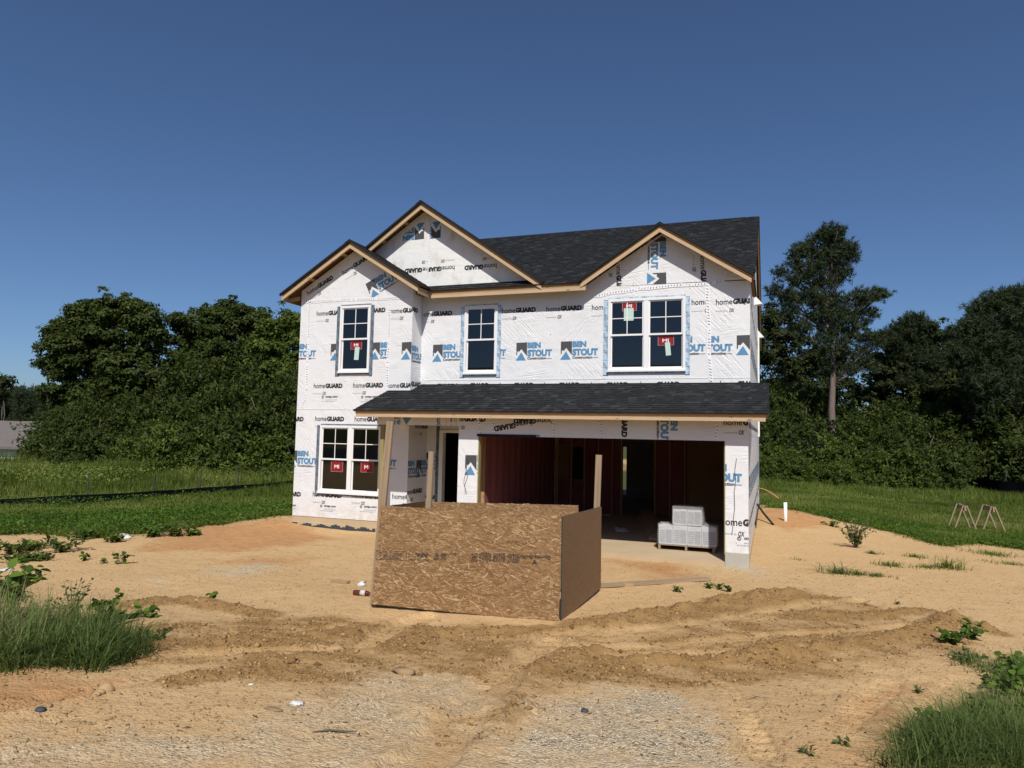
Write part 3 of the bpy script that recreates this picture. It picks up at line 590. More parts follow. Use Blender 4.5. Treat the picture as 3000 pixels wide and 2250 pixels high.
front('HG', bay_gable, B1, c1(455, 1352), 27, CBG); front('HG', bay_gable, B1, c1(912, 1090), 27, CBG); front('BS', bay_gable, B1, c1(1270, 1395), 26, CBG)
CM = rect(XB+0.02, 0.0, 2.71, 5.45); sx = onY(*c6(1385, 500), B2)[0]; CM1 = rect(XB+0.02, sx, 2.71, 5.45); CM2 = rect(sx, 0, 2.71, 5.45)
for k, c, x, y, cl_ in (('HG', c4, 1787, 345, CM1), ('HG', c5, 755, 302, CM1), ('HG', c5, 1330, 280, CM1), ('HG', c5, 1920, 260, CM1), ('HG', c6, 1203, 162, CM1), ('HG', c6, 1465, 160, CM2),
                        ('BS', c4, 1930, 928, CM1), ('BS', c5, 358, 908, CM1), ('BS', c5, 932, 912, CM1), ('BS', c5, 1508, 902, CM1), ('BS', c6, 898, 714, CM1), ('BS', c6, 1180, 712, CM2), ('BS', c6, 1683, 702, CM2),
                        ('HG', c5, -260, 1275, CM1), ('HG', c5, 165, 1268, CM1), ('HG', c5, 725, 1266, CM1), ('HG', c5, 1300, 1264, CM1), ('HG', c6, 115, 1052, CM1), ('HG', c6, 650, 1048, CM1), ('HG', c6, 1510, 1042, CM2)): front(k, main, B2, c(x, y), 0, cl_)
CRG = [(-3.45, 5.47), (-0.02, 5.47), (-1.777, 6.5)]
front('BS', rt_gable, B2, c3(722, 278), -90, CRG); front('BS', rt_gable, B2, c3(722, 735), -90, CRG)
front('HG', rt_gable, B2, c3(385, 600), -88, CRG); front('HG', rt_gable, B2, c3(1292, 535), -88, CRG)
CBIG = [(-8.85, 5.7), (-4.6, 5.7), (-7.4, 7.5), (-8.85, 6.55)]; sx = onY(*c2(255, 700), B2)[0]; CG1 = [(sx, 5.7), (-4.6, 5.7), (-7.4, 7.5), (sx, 7.45)]; CG0 = [(-8.85, 5.7), (sx, 5.7), (sx, 7.45), (-8.85, 6.55)]
front('HG', big_gable, B2, c2(1132, 935), 180, CG1); front('HG', big_gable, B2, c2(585, 962), 180, CG1); front('HG', big_gable, B2, c2(330, 978), 180, CG0)
front('BS', big_gable, B2, c2(198, 405), 181, CG0); front('BS', big_gable, B2, c2(412, 388), 181, CG1)
CH = rect(XP0, 0, 2.17, 2.61)
for k, x, y, r in (('HG', 432, 122, 190), ('BS', 1332, -28, -90), ('BS', 1130, 265, -90), ('HG', 1818, 163, 0), ('HG', 1085, -60, -90), ('HG', 585, 112, 180), ('BS', 500, 232, 180)): front(k, garage_front, 0, c8(x, y), r, CH)
front('HG', garage_front, 0, c7(1795, 312), 0, CH)
CPR = rect(XO, 0, 0.18, 2.16); front('BS', pier_r, 0, c8(1599, 592), 0, CPR); front('HG', pier_r, 0, c8(1800, 880), 0, CPR, 1.12); front('OX', pier_r, 0, c8(1915, 990), 0, CPR, 1.1)
front('BS', pier_l, 0, c7(1955, 887), 0, rect(XP0, XP1, 0.1, 2.16))
for (kx, z0, pt) in ((('BS'), 1.12, side_lo), ('HG', 2.42, side_lo), ('HG', 0.62, side_lo), ('HG', 5.0, side_up), ('BS', 3.9, side_up), ('HG', 3.3, side_up)):
    yy = 0.35 if pt is side_lo else 1.9
    while yy < 11.5: put_print(kx, pt, (0, 0, 0), (0, 1, 0), (0, 0, 1), (1, 0, 0), yy, z0); yy += 1.02
cs = [(B1, 0.02), (DOORY, 0.02), (DOORY, 2.6), (B1, 2.6)]
for kx, yy, z0 in (('BS', 0.75, 1.15), ('BS', 1.42, 1.15), ('HG', 0.95, 0.78), ('HG', 1.3, 2.3)): put_print(kx, bay_side_lo, (XB, 0, 0), (0, 1, 0), (0, 0, 1), (1, 0, 0), yy, z0, 0, cs)
cs = [(B1, 2.8), (B2, 2.8), (B2, 5.4), (B1, 5.4)]
for kx, yy, z0 in (('BS', B1-0.27, 3.83), ('HG', B1-0.56, 5.02), ('HG', B1-0.3, 3.28)): put_print(kx, bay_side, (XB, 0, 0), (0, 1, 0), (0, 0, 1), (1, 0, 0), yy, z0, 0, cs)
CD = rect(XB, -7.12, 0.02, 2.6)
front('BS', door_wall, DOORY, c7(1490, 827), 0, CD); front('HG', door_wall, DOORY, c7(1400, 1142), 0, CD); front('HG', door_wall, DOORY, c7(1180, 400), 0, CD)
# ------- seam tape on the wrap
def tape(parent, Y, p, q, wd=0.07, mat='tape', off=0.007):
    a = onY(p[0], p[1], Y); b = onY(q[0], q[1], Y); a[1] = b[1] = Y-off; d = Vector(b-a).normalized(); s = Vector((d.z, 0, -d.x))*wd/2; n = 8; m = MB(); L = (Vector(b)-Vector(a)).length
    for i in range(n):
        pa = Vector(a).lerp(Vector(b), i/n); pb = Vector(a).lerp(Vector(b), (i+1)/n); ja = s*(1+0.12*math.sin(i*2.1)); jb = s*(1+0.12*math.sin((i+1)*2.1))
        sh = Vector((d.z, 0, -d.x))*0.010*math.sin(i*1.4); sh2 = Vector((d.z, 0, -d.x))*0.010*math.sin((i+1)*1.4)
        m.quad([pa-ja+sh, pb-jb+sh2, pb+jb+sh2, pa+ja+sh], [(L*i/n, 0), (L*(i+1)/n, 0), (L*(i+1)/n, 0.07), (L*i/n, 0.07)])
    return m.build('seam_tape', M[mat], parent)
tape(bay, B1, c4(345, 160), c4(300, 1290)); tape(bay, B1, c4(1385, 130), c4(1343, 1300)); tape(bay, B1, c4(250, 150), c4(1672, 92)); tape(bay, B1, c4(300, 1340), c4(240, 1540), 0.05)
tape(main, B2, c3(1372, 850), c6(1405, 990), 0.085); tape(rt_gable, B2, c3(150, 985), c3(700, 900), 0.07); tape(rt_gable, B2, c3(640, 905), c3(1560, 835), 0.07, off=0.009)
for p, q in (((50, 110), (70, 215)), ((155, 110), (160, 215)), ((590, 110), (602, 240)), ((922, 115), (950, 245)), ((1772, 125), (1764, 265))): tape(garage_front, 0, c8(*p), c8(*q), 0.06)
tape(big_gable, B2, c2(265, 395), c2(235, 1235), 0.03)
tape(main, B2, c4(1790, 560), c4(1778, 1200), 0.06)
m = MB(); m.box(-5.30, -4.02, -0.012, 0.06, 2.150, 2.205); m.build('flashing', M['felt'], garage_front)
m = MB(); m.box(-8.9, -4.45, B2-0.02, B2+0.02, 5.60, 5.705); m.build('flashing', M['felt'], big_gable)
m = MB(); m.box(XB+0.02, 0.02, B2-0.02, B2+0.02, 3.28, 3.352); m.build('flashing', M['felt'], main)
m = MB(); m.box(-8.02, XB, B1-0.02, B1+0.02, 3.05, 3.175); m.build('flashing', M['felt'], bay)
zl = onY(*c4(220, 1538), B1)[2]
m = MB(); m.box(XL+0.002, XB-0.6, B1-0.006, B1-0.001, zl-0.012, zl); m.build('wrap_lap', M['wrap'], bay)
m = MB(); m.box(XB+0.03, -0.002, B2-0.006, B2-0.001, 3.44, 3.452); m.build('wrap_lap', M['wrap'], main)
# wire left hanging on the piers
m = MB(); m.tube([onY(*c8(*p), -0.012) for p in ((1912, 400), (1898, 500), (1908, 560), (1895, 640), (1898, 760), (1890, 830), (1885, 900), (1878, 945))], 0.0045, 5); m.build('cable', M['cord_dark'], pier_r)
for pts in (((1975, 700), (2000, 745), (1970, 800), (1985, 850), (1955, 920), (1950, 980), (1980, 1090)), ((1990, 760), (1965, 870), (1995, 890), (1960, 1000), (1965, 1100))):
    m = MB(); m.tube([onY(*c7(*p), -0.012) for p in pts], 0.004, 5); m.build('cable', M['cord_dark'], pier_l)

# ------- windows
def window(parent, Y, W, units, flashm, stickers=()):
    x0, x1, z0, z1 = W; fr = MB(); b = 0.055; d0, d1 = Y-0.04, Y+0.10
    fr.box(x0, x0+b, d0, d1, z0, z1); fr.box(x1-b, x1, d0, d1, z0, z1); fr.box(x0+b, x1-b, d0, d1, z1-b, z1); fr.box(x0+b, x1-b, d0, d1, z0, z0+b)
    ux = [x0+b]; mid = (x0+x1)/2
    spans = [(x0+b, x1-b)] if units == 1 else [(x0+b, mid-0.055), (mid+0.055, x1-b)]
    if units == 2: fr.box(mid-0.055, mid+0.055, d0+0.004, d1, z0+b, z1-b)
    win = fr.build('window', M['vinyl'], parent)
    m = MB(); m.box(x0-0.012, x1+0.012, Y-0.062, Y-0.041, z0-0.012, z0+0.026); m.build('sill', M['vinyl'], win)
    zm = (z0+z1)/2
    for a, c in spans:
        for up in (True, False):
            lo, hi = (zm-0.02, z1-b) if up else (z0+b, zm+0.02); y0 = Y-0.018 if up else Y+0.014; s = 0.028; y1 = y0+0.03
            m = MB(); m.box(a, a+s, y0, y1, lo, hi); m.box(c-s, c, y0, y1, lo, hi); bt = 0.04; m.box(a+s, c-s, y0, y1, lo, lo+bt); m.box(a+s, c-s, y0, y1, hi-(0.04 if not up else s), hi); m.build('sash', M['vinyl'], win)
            g = MB(); zt = hi-(0.04 if not up else s); g.box(a+s, c-s, y0+0.012, y0+0.018, lo+bt, zt); g.build('pane', M['glass'], win)
            if up:
                cx = (a+c)/2; cz = (lo+bt+zt)/2
                m = MB(); m.box(cx-0.009, cx+0.009, y0+0.004, y0+0.011, lo+bt, zt); m.build('muntin', M['vinyl'], win)
                m = MB(); m.box(a+s, c-s, y0+0.003, y0+0.010, cz-0.009, cz+0.009); m.build('muntin', M['vinyl'], win)
    tp = MB(); w_ = 0.105; y_ = Y-0.010
    tp.quad([(x0-w_, y_, z0-0.085), (x0+0.01, y_, z0-0.085), (x0+0.01, y_, z1+0.0), (x0-w_, y_, z1)], [(0, 0), (0, w_), (z1-z0, w_), (z1-z0, 0)])
    tp.quad([(x1-0.01, y_, z0-0.085), (x1+w_-0.02, y_, z0-0.085), (x1+w_-0.02, y_, z1+0.0), (x1-0.01, y_, z1)], [(0, 0), (0, w_), (z1-z0, w_), (z1-z0, 0)])
    tp.quad([(x0, y_+0.001, z0-0.045), (x1, y_+0.001, z0-0.045), (x1, y_+0.001, z0+0.01), (x0, y_+0.001, z0+0.01)]); tp.quad([(x0, y_+0.001, z1-0.01), (x1, y_+0.001, z1-0.01), (x1, y_+0.001, z1+0.035), (x0, y_+0.001, z1+0.035)])
    tp.build('flashing_tape', M[flashm], win)
    for (xa, za, xw, zh, tx, tw, th, ta, lowered) in stickers:
        y0 = (Y+0.014 if lowered else Y-0.018)+0.0105
        m = MB(); m.box(xa, xa+xw, y0-0.0008, y0, za-zh, za); st = m.build('sticker', M['red_label'], win)
        p = print_new(); p_text(p, 'MI', 0, 0, xw*0.40, zh*0.34, 0, 0.03)
        for (q0, q1, r0, r1) in ((-0.28, 0.72, -0.335, -0.325), (-0.28, 0.72, 0.635, 0.645), (-0.28, -0.27, -0.33, 0.64), (0.71, 0.72, -0.33, 0.64)): p_poly(p, [(q0*xw, r0*zh), (q1*xw, r0*zh), (q1*xw, r1*zh), (q0*xw, r1*zh)], 0)
        o = put_print('x', st, (0, y0-0.0008, 0), (1, 0, 0), (0, 0, 1), (0, -1, 0), xa+xw*0.28, za-zh*0.66, 0, None, 1.0, 0.0012, 'printed_lettering', p); o.data.materials.clear(); o.data.materials.append(M['white_print'])
        if tw:
            m = MB(); ca, sa = math.cos(ta), math.sin(ta); q = lambda a, b_: (tx+a*ca-b_*sa, y0-0.003, za-zh*0.55+a*sa+b_*ca) if False else (tx+a*ca-b_*sa, y0-0.0035, za-zh+0.06+a*sa+b_*ca)
            m.quad([q(0, -th), q(tw, -th), q(tw, 0), q(0, 0)]); m.build('paper_tag', M['tag_paper'], win)
def px_x(c, a, Y): return onY(*c(a, 600), Y)[0]
window(bay, B1, W_BAYUP, 1, 'flash_dark', [(onY(*c4(868, 700), B1)[0], onY(*c4(900, 655), B1)[2], 0.31, 0.21, onY(*c4(925, 700), B1)[0], 0.125, 0.31, -0.06, True)])
window(main, B2, W_MID, 1, 'flash_blue')
q1 = onY(*c6(455, 125), B2); q2 = onY(*c6(838, 493), B2)
window(main, B2, W_RT, 2, 'flash_blue', [(q1[0], q1[2], 0.31, 0.21, onY(*c6(472, 300), B2)[0], 0.21, 0.27, 0.0, False), (q2[0], q2[2], 0.33, 0.205, onY(*c6(912, 600), B2)[0], 0.105, 0.28, 0.09, True)])
q1 = onY(*c7(512, 742), B1); q2 = onY(*c7(834, 748), B1)
window(bay, B1, W_BAYLO, 2, 'flash_dark', [(q1[0], q1[2], 0.33, 0.245, 0, 0, 0, 0, True), (q2[0], q2[2], 0.335, 0.245, 0, 0, 0, 0, True)])
# entry door frame, porch beam, porch post
m = MB(); m.box(-7.10, -7.00, DOORY-0.03, DOORY+0.13, 0.0, 2.285); m.box(-6.12, -6.02, DOORY-0.03, DOORY+0.13, 0.0, 2.285); m.box(-7.00, -6.12, DOORY-0.029, DOORY+0.13, 2.215, 2.285); m.build('door_frame', M['vinyl'], house)
m = MB(); m.box(-7.19, -7.102, DOORY-0.01, DOORY, 0.0, 2.38); m.build('flashing_tape', M['flash_dark'], house)
beam = MB(); beam.box(-7.67, XP0, 0.0, 0.14, 2.365, 2.60); beam.box(-7.67, -7.53, 0.14, B1, 2.365, 2.60); beam = beam.build('porch_beam', M['wrap'], house)
front('BS', beam, 0, c7(1392, 258), 180, rect(onY(*c7(1195, 300), 0)[0], XP0, 2.37, 2.59)); front('HG', beam, 0, c7(1697, 400), 92, rect(-7.66, XP0, 2.37, 2.59)); front('OX', beam, 0, c7(1830, 380), 90, rect(-7.66, XP0, 2.37, 2.59))
m = MB(); m.box(-7.60, -7.51, 0.03, 0.12, 0.0, 2.365); m.build('porch_post', M['treated_wood'], house)
m = MB(); m.box(XP1-0.02, XP1+0.018, 0.02, 0.12, 0.0, 2.15); m.box(XO-0.02, XO+0.015, 0.02, 0.12, 0.0, 2.15); m.build('door_jamb', M['treated_wood'], house)

# ------- roofs
SH_VAR = []
def shingle_mesh(seed):
    r = random.Random(seed); m = MB(); L, D = 1.0, 0.165
    def slab(x0, x1, y0, y1, zb0, zb1, zt0, zt1): m.hexa([(x0, y0, zb0), (x1, y0, zb0), (x1, y1, zb1), (x0, y1, zb1), (x0, y0, zt0), (x1, y0, zt0), (x1, y1, zt1), (x0, y1, zt1)])
    slab(0.0015, L-0.0015, 0, D, 0.003, 0.001, 0.0115, 0.0035); x = r.uniform(0, 0.1)
    while x < L-0.06:
        wd = min(r.uniform(0.09, 0.24), L-x-0.002); slab(x, x+wd, -0.002, D*0.86, 0.006, 0.002, 0.0165, 0.0065); x += wd+r.uniform(0.05, 0.15)
    me = m.mesh('shingle', M['shingle'])
    l = me.uv_layers[0]
    for p in me.polygons:
        for li in p.loop_indices: v = me.vertices[me.loops[li].vertex_index].co; l.data[li].uv = (v.x, 0.05)
    return me
SH_VAR = [shingle_mesh(i) for i in range(5)]
def cross(poly, v):
    xs = []
    for (x0, y0), (x1, y1) in zip(poly, poly[1:]+poly[:1]):
        if (y0 > v) != (y1 > v): xs.append(x0+(v-y0)*(x1-x0)/(y1-y0))
    xs.sort(); return [(xs[i], xs[i+1]) for i in range(0, len(xs)-1, 2)]
SH_COUNT = [0]
def roof(parent, o, eu, ev, poly, mode, thick=0.025, expo=0.143):
    """deck (slab under polygon given in u,v metres) with shingle courses; mode: 'piece' or 'run'"""
    o, eu, ev = Vector(o), Vector(eu).normalized(), Vector(ev).normalized(); nrm = eu.cross(ev)
    m = MB(); n = len(poly); P3 = [o+eu*u+ev*v for u, v in poly]
    m.quad([p for p in P3]); m.quad([p-nrm*thick for p in P3][::-1])
    for i in range(n): a, b = P3[i], P3[(i+1) % n]; m.quad([a-nrm*thick, b-nrm*thick, b, a])
    deck = m.build('roof_deck', M['osb_rough'], parent)
    vmin = min(p[1] for p in poly); vmax = max(p[1] for p in poly); rows = int((vmax-vmin)/expo)+1; run = MB(); runs = 0
    for r in range(rows):
        v0 = vmin+r*expo-(0.02 if r == 0 else 0); vm = min(vmin+(r+0.5)*expo, vmax-0.005); v1 = min(vmin+(r+1)*expo, vmax-0.005)
        segs = {}
        for vv in (max(v0, vmin+0.004), vm, v1):
            for s in cross(poly, vv): segs.setdefault(round((s[0]+s[1])/2), []).append(s)
        allv = sorted(s for l in segs.values() for s in l); merged = []
        for s in allv:
            if merged and s[0] <= merged[-1][1]: merged[-1][1] = max(merged[-1][1], s[1])
            else: merged.append([s[0], s[1]])
        for a, b in merged:
            a -= 0.012; b += 0.012; x = a-(0.0 if r % 3 == 0 else (0.34 if r % 3 == 1 else 0.67))
            while x < b-1e-4:
                s0, s1 = max(x, a), min(x+1.0, b); x += 1.0
                if s1-s0 < 0.01: continue
                dv = min(0.165, max(0.05, vmax-v0)); base = o+eu*s0+ev*v0+nrm*0.004+nrm*random.uniform(0, 0.002)
                if mode == 'piece' and SH_COUNT[0] < 300:
                    q = link('shingle', SH_VAR[random.randrange(5)], deck); SH_COUNT[0] += 1
                    q.matrix_basis = Matrix(((eu.x*(s1-s0), ev.x*dv/0.165, nrm.x, base.x), (eu.y*(s1-s0), ev.y*dv/0.165, nrm.y, base.y), (eu.z*(s1-s0), ev.z*dv/0.165, nrm.z, base.z), (0, 0, 0, 1)))
                else:
                    me = SH_VAR[random.randrange(5)]; b0 = len(run.v)
                    for v in me.vertices: run.v.append(tuple(base+eu*(v.co.x*(s1-s0))+ev*(v.co.y*dv/0.165)+nrm*v.co.z))
                    for p in me.polygons: run.f.append(tuple(b0+i for i in p.vertices)); run.m.append(0); run.uv.append([(s0+(s1-s0)*me.vertices[i].co.x, r*expo+0.05) for i in p.vertices])
                    runs += 1
    if runs: q = run.build('shingles', M['shingle_run'], deck); q['kind'] = 'stuff'
    return deck
def ridge_caps(parent, p0, p1, half, slope):
    """overlapping cap shingles along a level ridge"""
    p0, p1 = Vector(p0), Vector(p1); d = (p1-p0).normalized(); s = Vector((d.y, -d.x, 0)); L = (p1-p0).length; n = max(1, int(L/0.145)); m = MB()
    dn = Vector((0, 0, -slope*half))
    for i in range(n):
        a = p0+d*(L*i/n); b = p0+d*(L*(i+1)/n+0.02); za = Vector((0, 0, 0.026)); zb = Vector((0, 0, 0.018)); w_ = s*half
        m.quad([a+za, a+za+w_+dn, b+zb+w_+dn, b+zb]); m.quad([a+za-w_+dn, a+za, b+zb, b+zb-w_+dn]); m.quad([a+za-w_+dn, a+za-w_+dn-Vector((0, 0, .012)), a+za-Vector((0, 0, .012)), a+za]); m.quad([a+za, a+za-Vector((0, 0, .012)), a+za+w_+dn-Vector((0, 0, .012)), a+za+w_+dn])
    q = m.build('ridge_cap', M['shingle_run'], parent); q['kind'] = 'stuff'
# garage / porch pent roof
EZ, EY, PS = 2.655, -0.38, 0.353; L1 = math.hypot(1, PS)
pz = lambda y: EZ+PS*(y-EY)
vY = lambda y: (y-EY)*L1
pent = roof(house, (0, EY, EZ), (1, 0, 0), (0, 1, PS), [(-8.04, 0), (0.35, 0), (0.35, vY(B2)), (XB, vY(B2)), (XB, vY(B1)), (-8.04, vY(B1))], 'piece')
# main roof, front and back slope
MZ, MY, MS = 5.52, 1.20, 0.5; L2 = math.hypot(1, MS); mv = lambda y: (y-MY)*L2; RY = 7.0; RZ = MZ+MS*(RY-MY)
main_roof = roof(house, (0, MY, MZ), (1, 0, 0), (0, 1, MS), [(-7.10, 0), (-3.55, 0), (-1.777, mv(3.50)), (0.11, 0.0), (0.11, mv(RY)), (-10.9, mv(RY)), (-10.9, mv(1.4)), (-9.0, mv(3.62))], 'piece')
roof(house, (0, 2*RY-MY, MZ), (-1, 0, 0), (0, -1, MS), [(-0.11, 0), (10.9, 0), (10.9, mv(RY)), (-0.11, mv(RY))], 'run')
def gable_roof(xr, zr, sl, xl_e, xr_e, y0, y1):
    Ls = math.hypot(1, sl)
    a = roof(house, (xl_e, y1, zr-sl*(xr-xl_e)), (0, -1, 0), (1, 0, sl), [(0, 0), (y1-y0, 0), (y1-y0, (xr-xl_e)*Ls), (0, (xr-xl_e)*Ls)], 'run')
    roof(house, (xr_e, y0, zr-sl*(xr_e-xr)), (0, 1, 0), (-1, 0, sl), [(0, 0), (y1-y0, 0), (y1-y0, (xr_e-xr)*Ls), (0, (xr_e-xr)*Ls)], 'run')
    for xe in (xl_e, xr_e):
        sg = 1 if xe > xr else -1; m = MB(); z = lambda x: zr-sl*abs(x-xr); x1 = xe+sg*0.015; x0 = xr+sg*0.001
        c = [(x0, y0+0.03, z(x0)-0.035), (x1, y0+0.03, z(x1)-0.035), (x1, y0-0.022, z(x1)-0.035), (x0, y0-0.022, z(x0)-0.035)]; d = [(p[0], p[1], p[2]+0.055) for p in c]
        m.hexa(c+d if sg > 0 else [c[i] for i in (1, 0, 3, 2)]+[d[i] for i in (1, 0, 3, 2)]); m.build('rake_edge', M['felt'], a)
    ridge_caps(a, (xr, y0-0.03, zr), (xr, y1, zr), 0.13, sl)
gable_roof(-9.0, 6.74, 0.62, -10.94, -7.13, 0.69, 3.72)
gable_roof(-7.40, 7.70, 0.69, -9.15, -4.33, 1.19, 5.55)
gable_roof(-1.777, 6.685, 0.645, -3.52, 0.07, 1.19, 3.60)
ridge_caps(main_roof, (-10.9, RY, RZ), (-0.25, RY, RZ), 0.14, MS)
# lumber edges
def fascia(p0, p1, h=0.135, w_=0.04, mat='pine', name='fascia_board'):
    m = MB(); m.board(p0, p1, w_, h); return m.build(name, M[mat], house)
xsp = [-7.99, -5.05, -1.55, 0.30]
for i in range(3):
    fascia((xsp[i]+0.002, EY+0.055, 2.612), (xsp[i+1]-0.002, EY+0.055, 2.612), 0.06, 0.04, 'pale_pine')
    fascia((xsp[i]+0.002+(0.2 if i else 0), EY+0.040, 2.550), (xsp[i+1]-0.002+(0.2 if i < 2 else 0), EY+0.040, 2.550), 0.062, 0.04, 'pale_pine')
m = MB(); m.board((-8.0, EY+0.06, pz(EY+0.06)-0.075), (-8.0, B1-0.01, pz(B1)-0.075), 0.04, 0.09); m.build('rake_board', M['pine'], house)
m = MB(); m.board((0.31, EY+0.06, pz(EY+0.06)-0.075), (0.31, B2, pz(B2)-0.075), 0.04, 0.09); m.build('rake_board', M['pine'], house)
for i in range(14):                                                   # rafters of the pent roof
    x = -7.9+i*0.61; m = MB(); y1 = B2 if x > XB else B1; m.board((x, EY+0.08, pz(EY+0.08)-0.085), (x, y1-0.02, pz(y1-0.02)-0.085), 0.038, 0.09, (0, -PS, 1)); m.build('rafter', M['stud_wood'], house)
fascia((-7.05, 1.245, 5.465), (-3.35, 1.245, 5.465), 0.07, 0.04, 'pine'); fascia((-7.07, 1.232, 5.388), (-3.36, 1.232, 5.388), 0.075, 0.04, 'pale_pine')  # upper board's darker pine also carries the shade below the shingle edge
fascia((-7.17, 0.74, 5.452), (-7.17, 1.255, 5.452), 0.145); fascia((-10.90, 0.74, 5.448), (-10.90, 3.2, 5.448), 0.145)
fascia((-10.86, 2*RY-MY-0.05, 5.44), (0.08, 2*RY-MY-0.05, 5.44), 0.14)
for i in range(9): m = MB(); x = -6.9+i*0.42; m.board((x, 1.27, 5.42), (x, B2, 5.47), 0.038, 0.09); m.build('rafter_tail', M['stud_wood'], house)
for i in range(2): m = MB(); y = 0.95+i*0.6; m.board((-10.87, y, 5.42), (XL, y, 5.46), 0.038, 0.09); m.build('rafter_tail', M['stud_wood'], house)
def barge(xr, zr, sl, xe, y, top='pine', low='pale_pine'):  # darker top board: shingle overhang shade is put into its colour too
    """two stacked boards under one rake, plumb cut at the ridge"""
    for nm, dz0, dz1, yy, mt in (('barge_board', 0.040, 0.103, y+0.050, top), ('barge_board', 0.106, 0.185, y+0.024, low)):
        sg = 1 if xe > xr else -1; m = MB(); z = lambda x: zr-sl*abs(x-xr); x0, x1 = xr+sg*0.001, xe; pts = []
        c = [(x0, yy+0.02, z(x0)-dz1), (x1, yy+0.02, z(x1)-dz1), (x1, yy-0.02, z(x1)-dz1), (x0, yy-0.02, z(x0)-dz1)]; d = [(p[0], p[1], p[2]+dz1-dz0) for p in c]
        m.hexa(c+d if sg > 0 else [c[i] for i in (1, 0, 3, 2)]+[d[i] for i in (1, 0, 3, 2)]); m.build(nm, M[mt], house)
barge(-9.0, 6.74, 0.62, -10.90, 0.69); barge(-9.0, 6.74, 0.62, -7.155, 0.69)
barge(-7.40, 7.70, 0.69, -8.98, 1.19); barge(-7.40, 7.70, 0.69, -4.36, 1.19)
barge(-1.777, 6.685, 0.645, -3.47, 1.19); barge(-1.777, 6.685, 0.645, 0.04, 1.19)
for xr, zr, sl, y, yw, xs in ((-9.0, 6.74, 0.62, 0.75, B1, (-10.2, -9.3, -8.7, -7.8)), (-7.4, 7.7, 0.69, 1.25, B2, (-8.5, -7.9, -6.7, -5.6)), (-1.777, 6.685, 0.645, 1.25, B2, (-2.7, -2.05, -1.5, -0.7))):
    for x in xs: m = MB(); z = zr-sl*abs(x-xr)-0.085; m.board((x, y, z), (x, yw, z), 0.085, 0.038, (sl*(1 if x > xr else -1), 0, 1)); m.build('lookout', M['stud_wood'], house)
def rake_side(x, y0, y1, name='rake_board'):
    z = lambda y: RZ-MS*abs(y-RY); m = MB(); m.board((x, y0, z(y0)-0.10), (x, y1, z(y1)-0.10), 0.04, 0.14); return m.build(name, M['pine'], house)
rake_side(0.075, MY+0.1, RY-0.02); rake_side(0.075, RY+0.02, 2*RY-MY-0.05)
# right side wall fittings: two hooded vents, a vertical conduit, a corner strip
for p in (c6(1880, 165), c6(1915, 520)):
    q = onX(p[0], p[1], 0.0); y, z = q[1], q[2]; m = MB(); w_ = 0.10
    A = [(0.0, y-w_, z), (0.20, y-w_, z+0.02), (0.0, y-w_, z+0.26)]; Bq = [(a[0], y+w_, a[2]) for a in A]
    m.quad(A); m.quad(Bq[::-1]); m.quad([A[1], Bq[1], Bq[2], A[2]]); m.quad([A[0], Bq[0], Bq[1], A[1]]); m.box(0.0, 0.012, y-0.14, y+0.14, z-0.02, z+0.30); m.build('vent_hood', M['white_metal'], house)
m = MB(); m.tube([(0.05, 8.7, 2.3), (0.05, 8.7, 5.4)], 0.03, 8); m.build('conduit', M['pvc'], house)
m = MB(); m.box(0.0, 0.07, 7.6, 7.85, 0.42, 0.62); m.tube([(0.04, 7.7, 0.62), (0.04, 7.7, 0.80)], 0.018, 8); m.build('meter_box', M['grey_box'], house)
m = MB(); m.box(0.004, 0.020, 6.0, 12.3, -0.4, 0.155); m.build('damp_proof_coat', M['damp_coat'], house)

# ------- garage interior
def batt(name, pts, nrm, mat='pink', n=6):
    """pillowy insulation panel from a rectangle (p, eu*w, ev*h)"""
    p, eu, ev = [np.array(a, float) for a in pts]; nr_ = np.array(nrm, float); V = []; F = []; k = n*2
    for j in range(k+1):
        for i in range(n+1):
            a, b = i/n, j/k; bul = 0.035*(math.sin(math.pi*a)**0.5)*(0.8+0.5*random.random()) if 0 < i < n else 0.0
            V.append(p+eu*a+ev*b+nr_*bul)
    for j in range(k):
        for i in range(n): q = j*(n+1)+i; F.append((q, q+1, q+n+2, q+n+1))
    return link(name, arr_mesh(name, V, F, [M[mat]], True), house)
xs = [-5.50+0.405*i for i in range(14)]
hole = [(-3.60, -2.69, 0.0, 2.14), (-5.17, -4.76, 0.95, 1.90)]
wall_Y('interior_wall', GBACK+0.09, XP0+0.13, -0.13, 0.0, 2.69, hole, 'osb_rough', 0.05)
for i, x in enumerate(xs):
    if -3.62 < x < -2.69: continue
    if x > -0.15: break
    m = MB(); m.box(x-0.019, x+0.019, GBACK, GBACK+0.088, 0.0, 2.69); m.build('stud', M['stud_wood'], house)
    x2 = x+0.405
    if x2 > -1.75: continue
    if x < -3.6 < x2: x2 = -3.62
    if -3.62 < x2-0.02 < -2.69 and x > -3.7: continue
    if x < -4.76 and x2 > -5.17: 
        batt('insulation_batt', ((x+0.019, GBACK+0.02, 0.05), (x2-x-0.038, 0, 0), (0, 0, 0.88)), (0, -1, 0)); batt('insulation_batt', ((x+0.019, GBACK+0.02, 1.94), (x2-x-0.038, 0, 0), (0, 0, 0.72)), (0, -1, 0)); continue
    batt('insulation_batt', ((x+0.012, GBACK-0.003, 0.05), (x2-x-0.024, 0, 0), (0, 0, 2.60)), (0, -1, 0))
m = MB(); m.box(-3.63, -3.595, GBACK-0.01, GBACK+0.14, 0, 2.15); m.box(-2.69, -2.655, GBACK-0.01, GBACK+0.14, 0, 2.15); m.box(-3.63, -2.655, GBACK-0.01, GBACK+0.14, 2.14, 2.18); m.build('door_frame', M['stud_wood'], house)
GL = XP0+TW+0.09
ys = [0.14+0.405*i for i in range(17)]
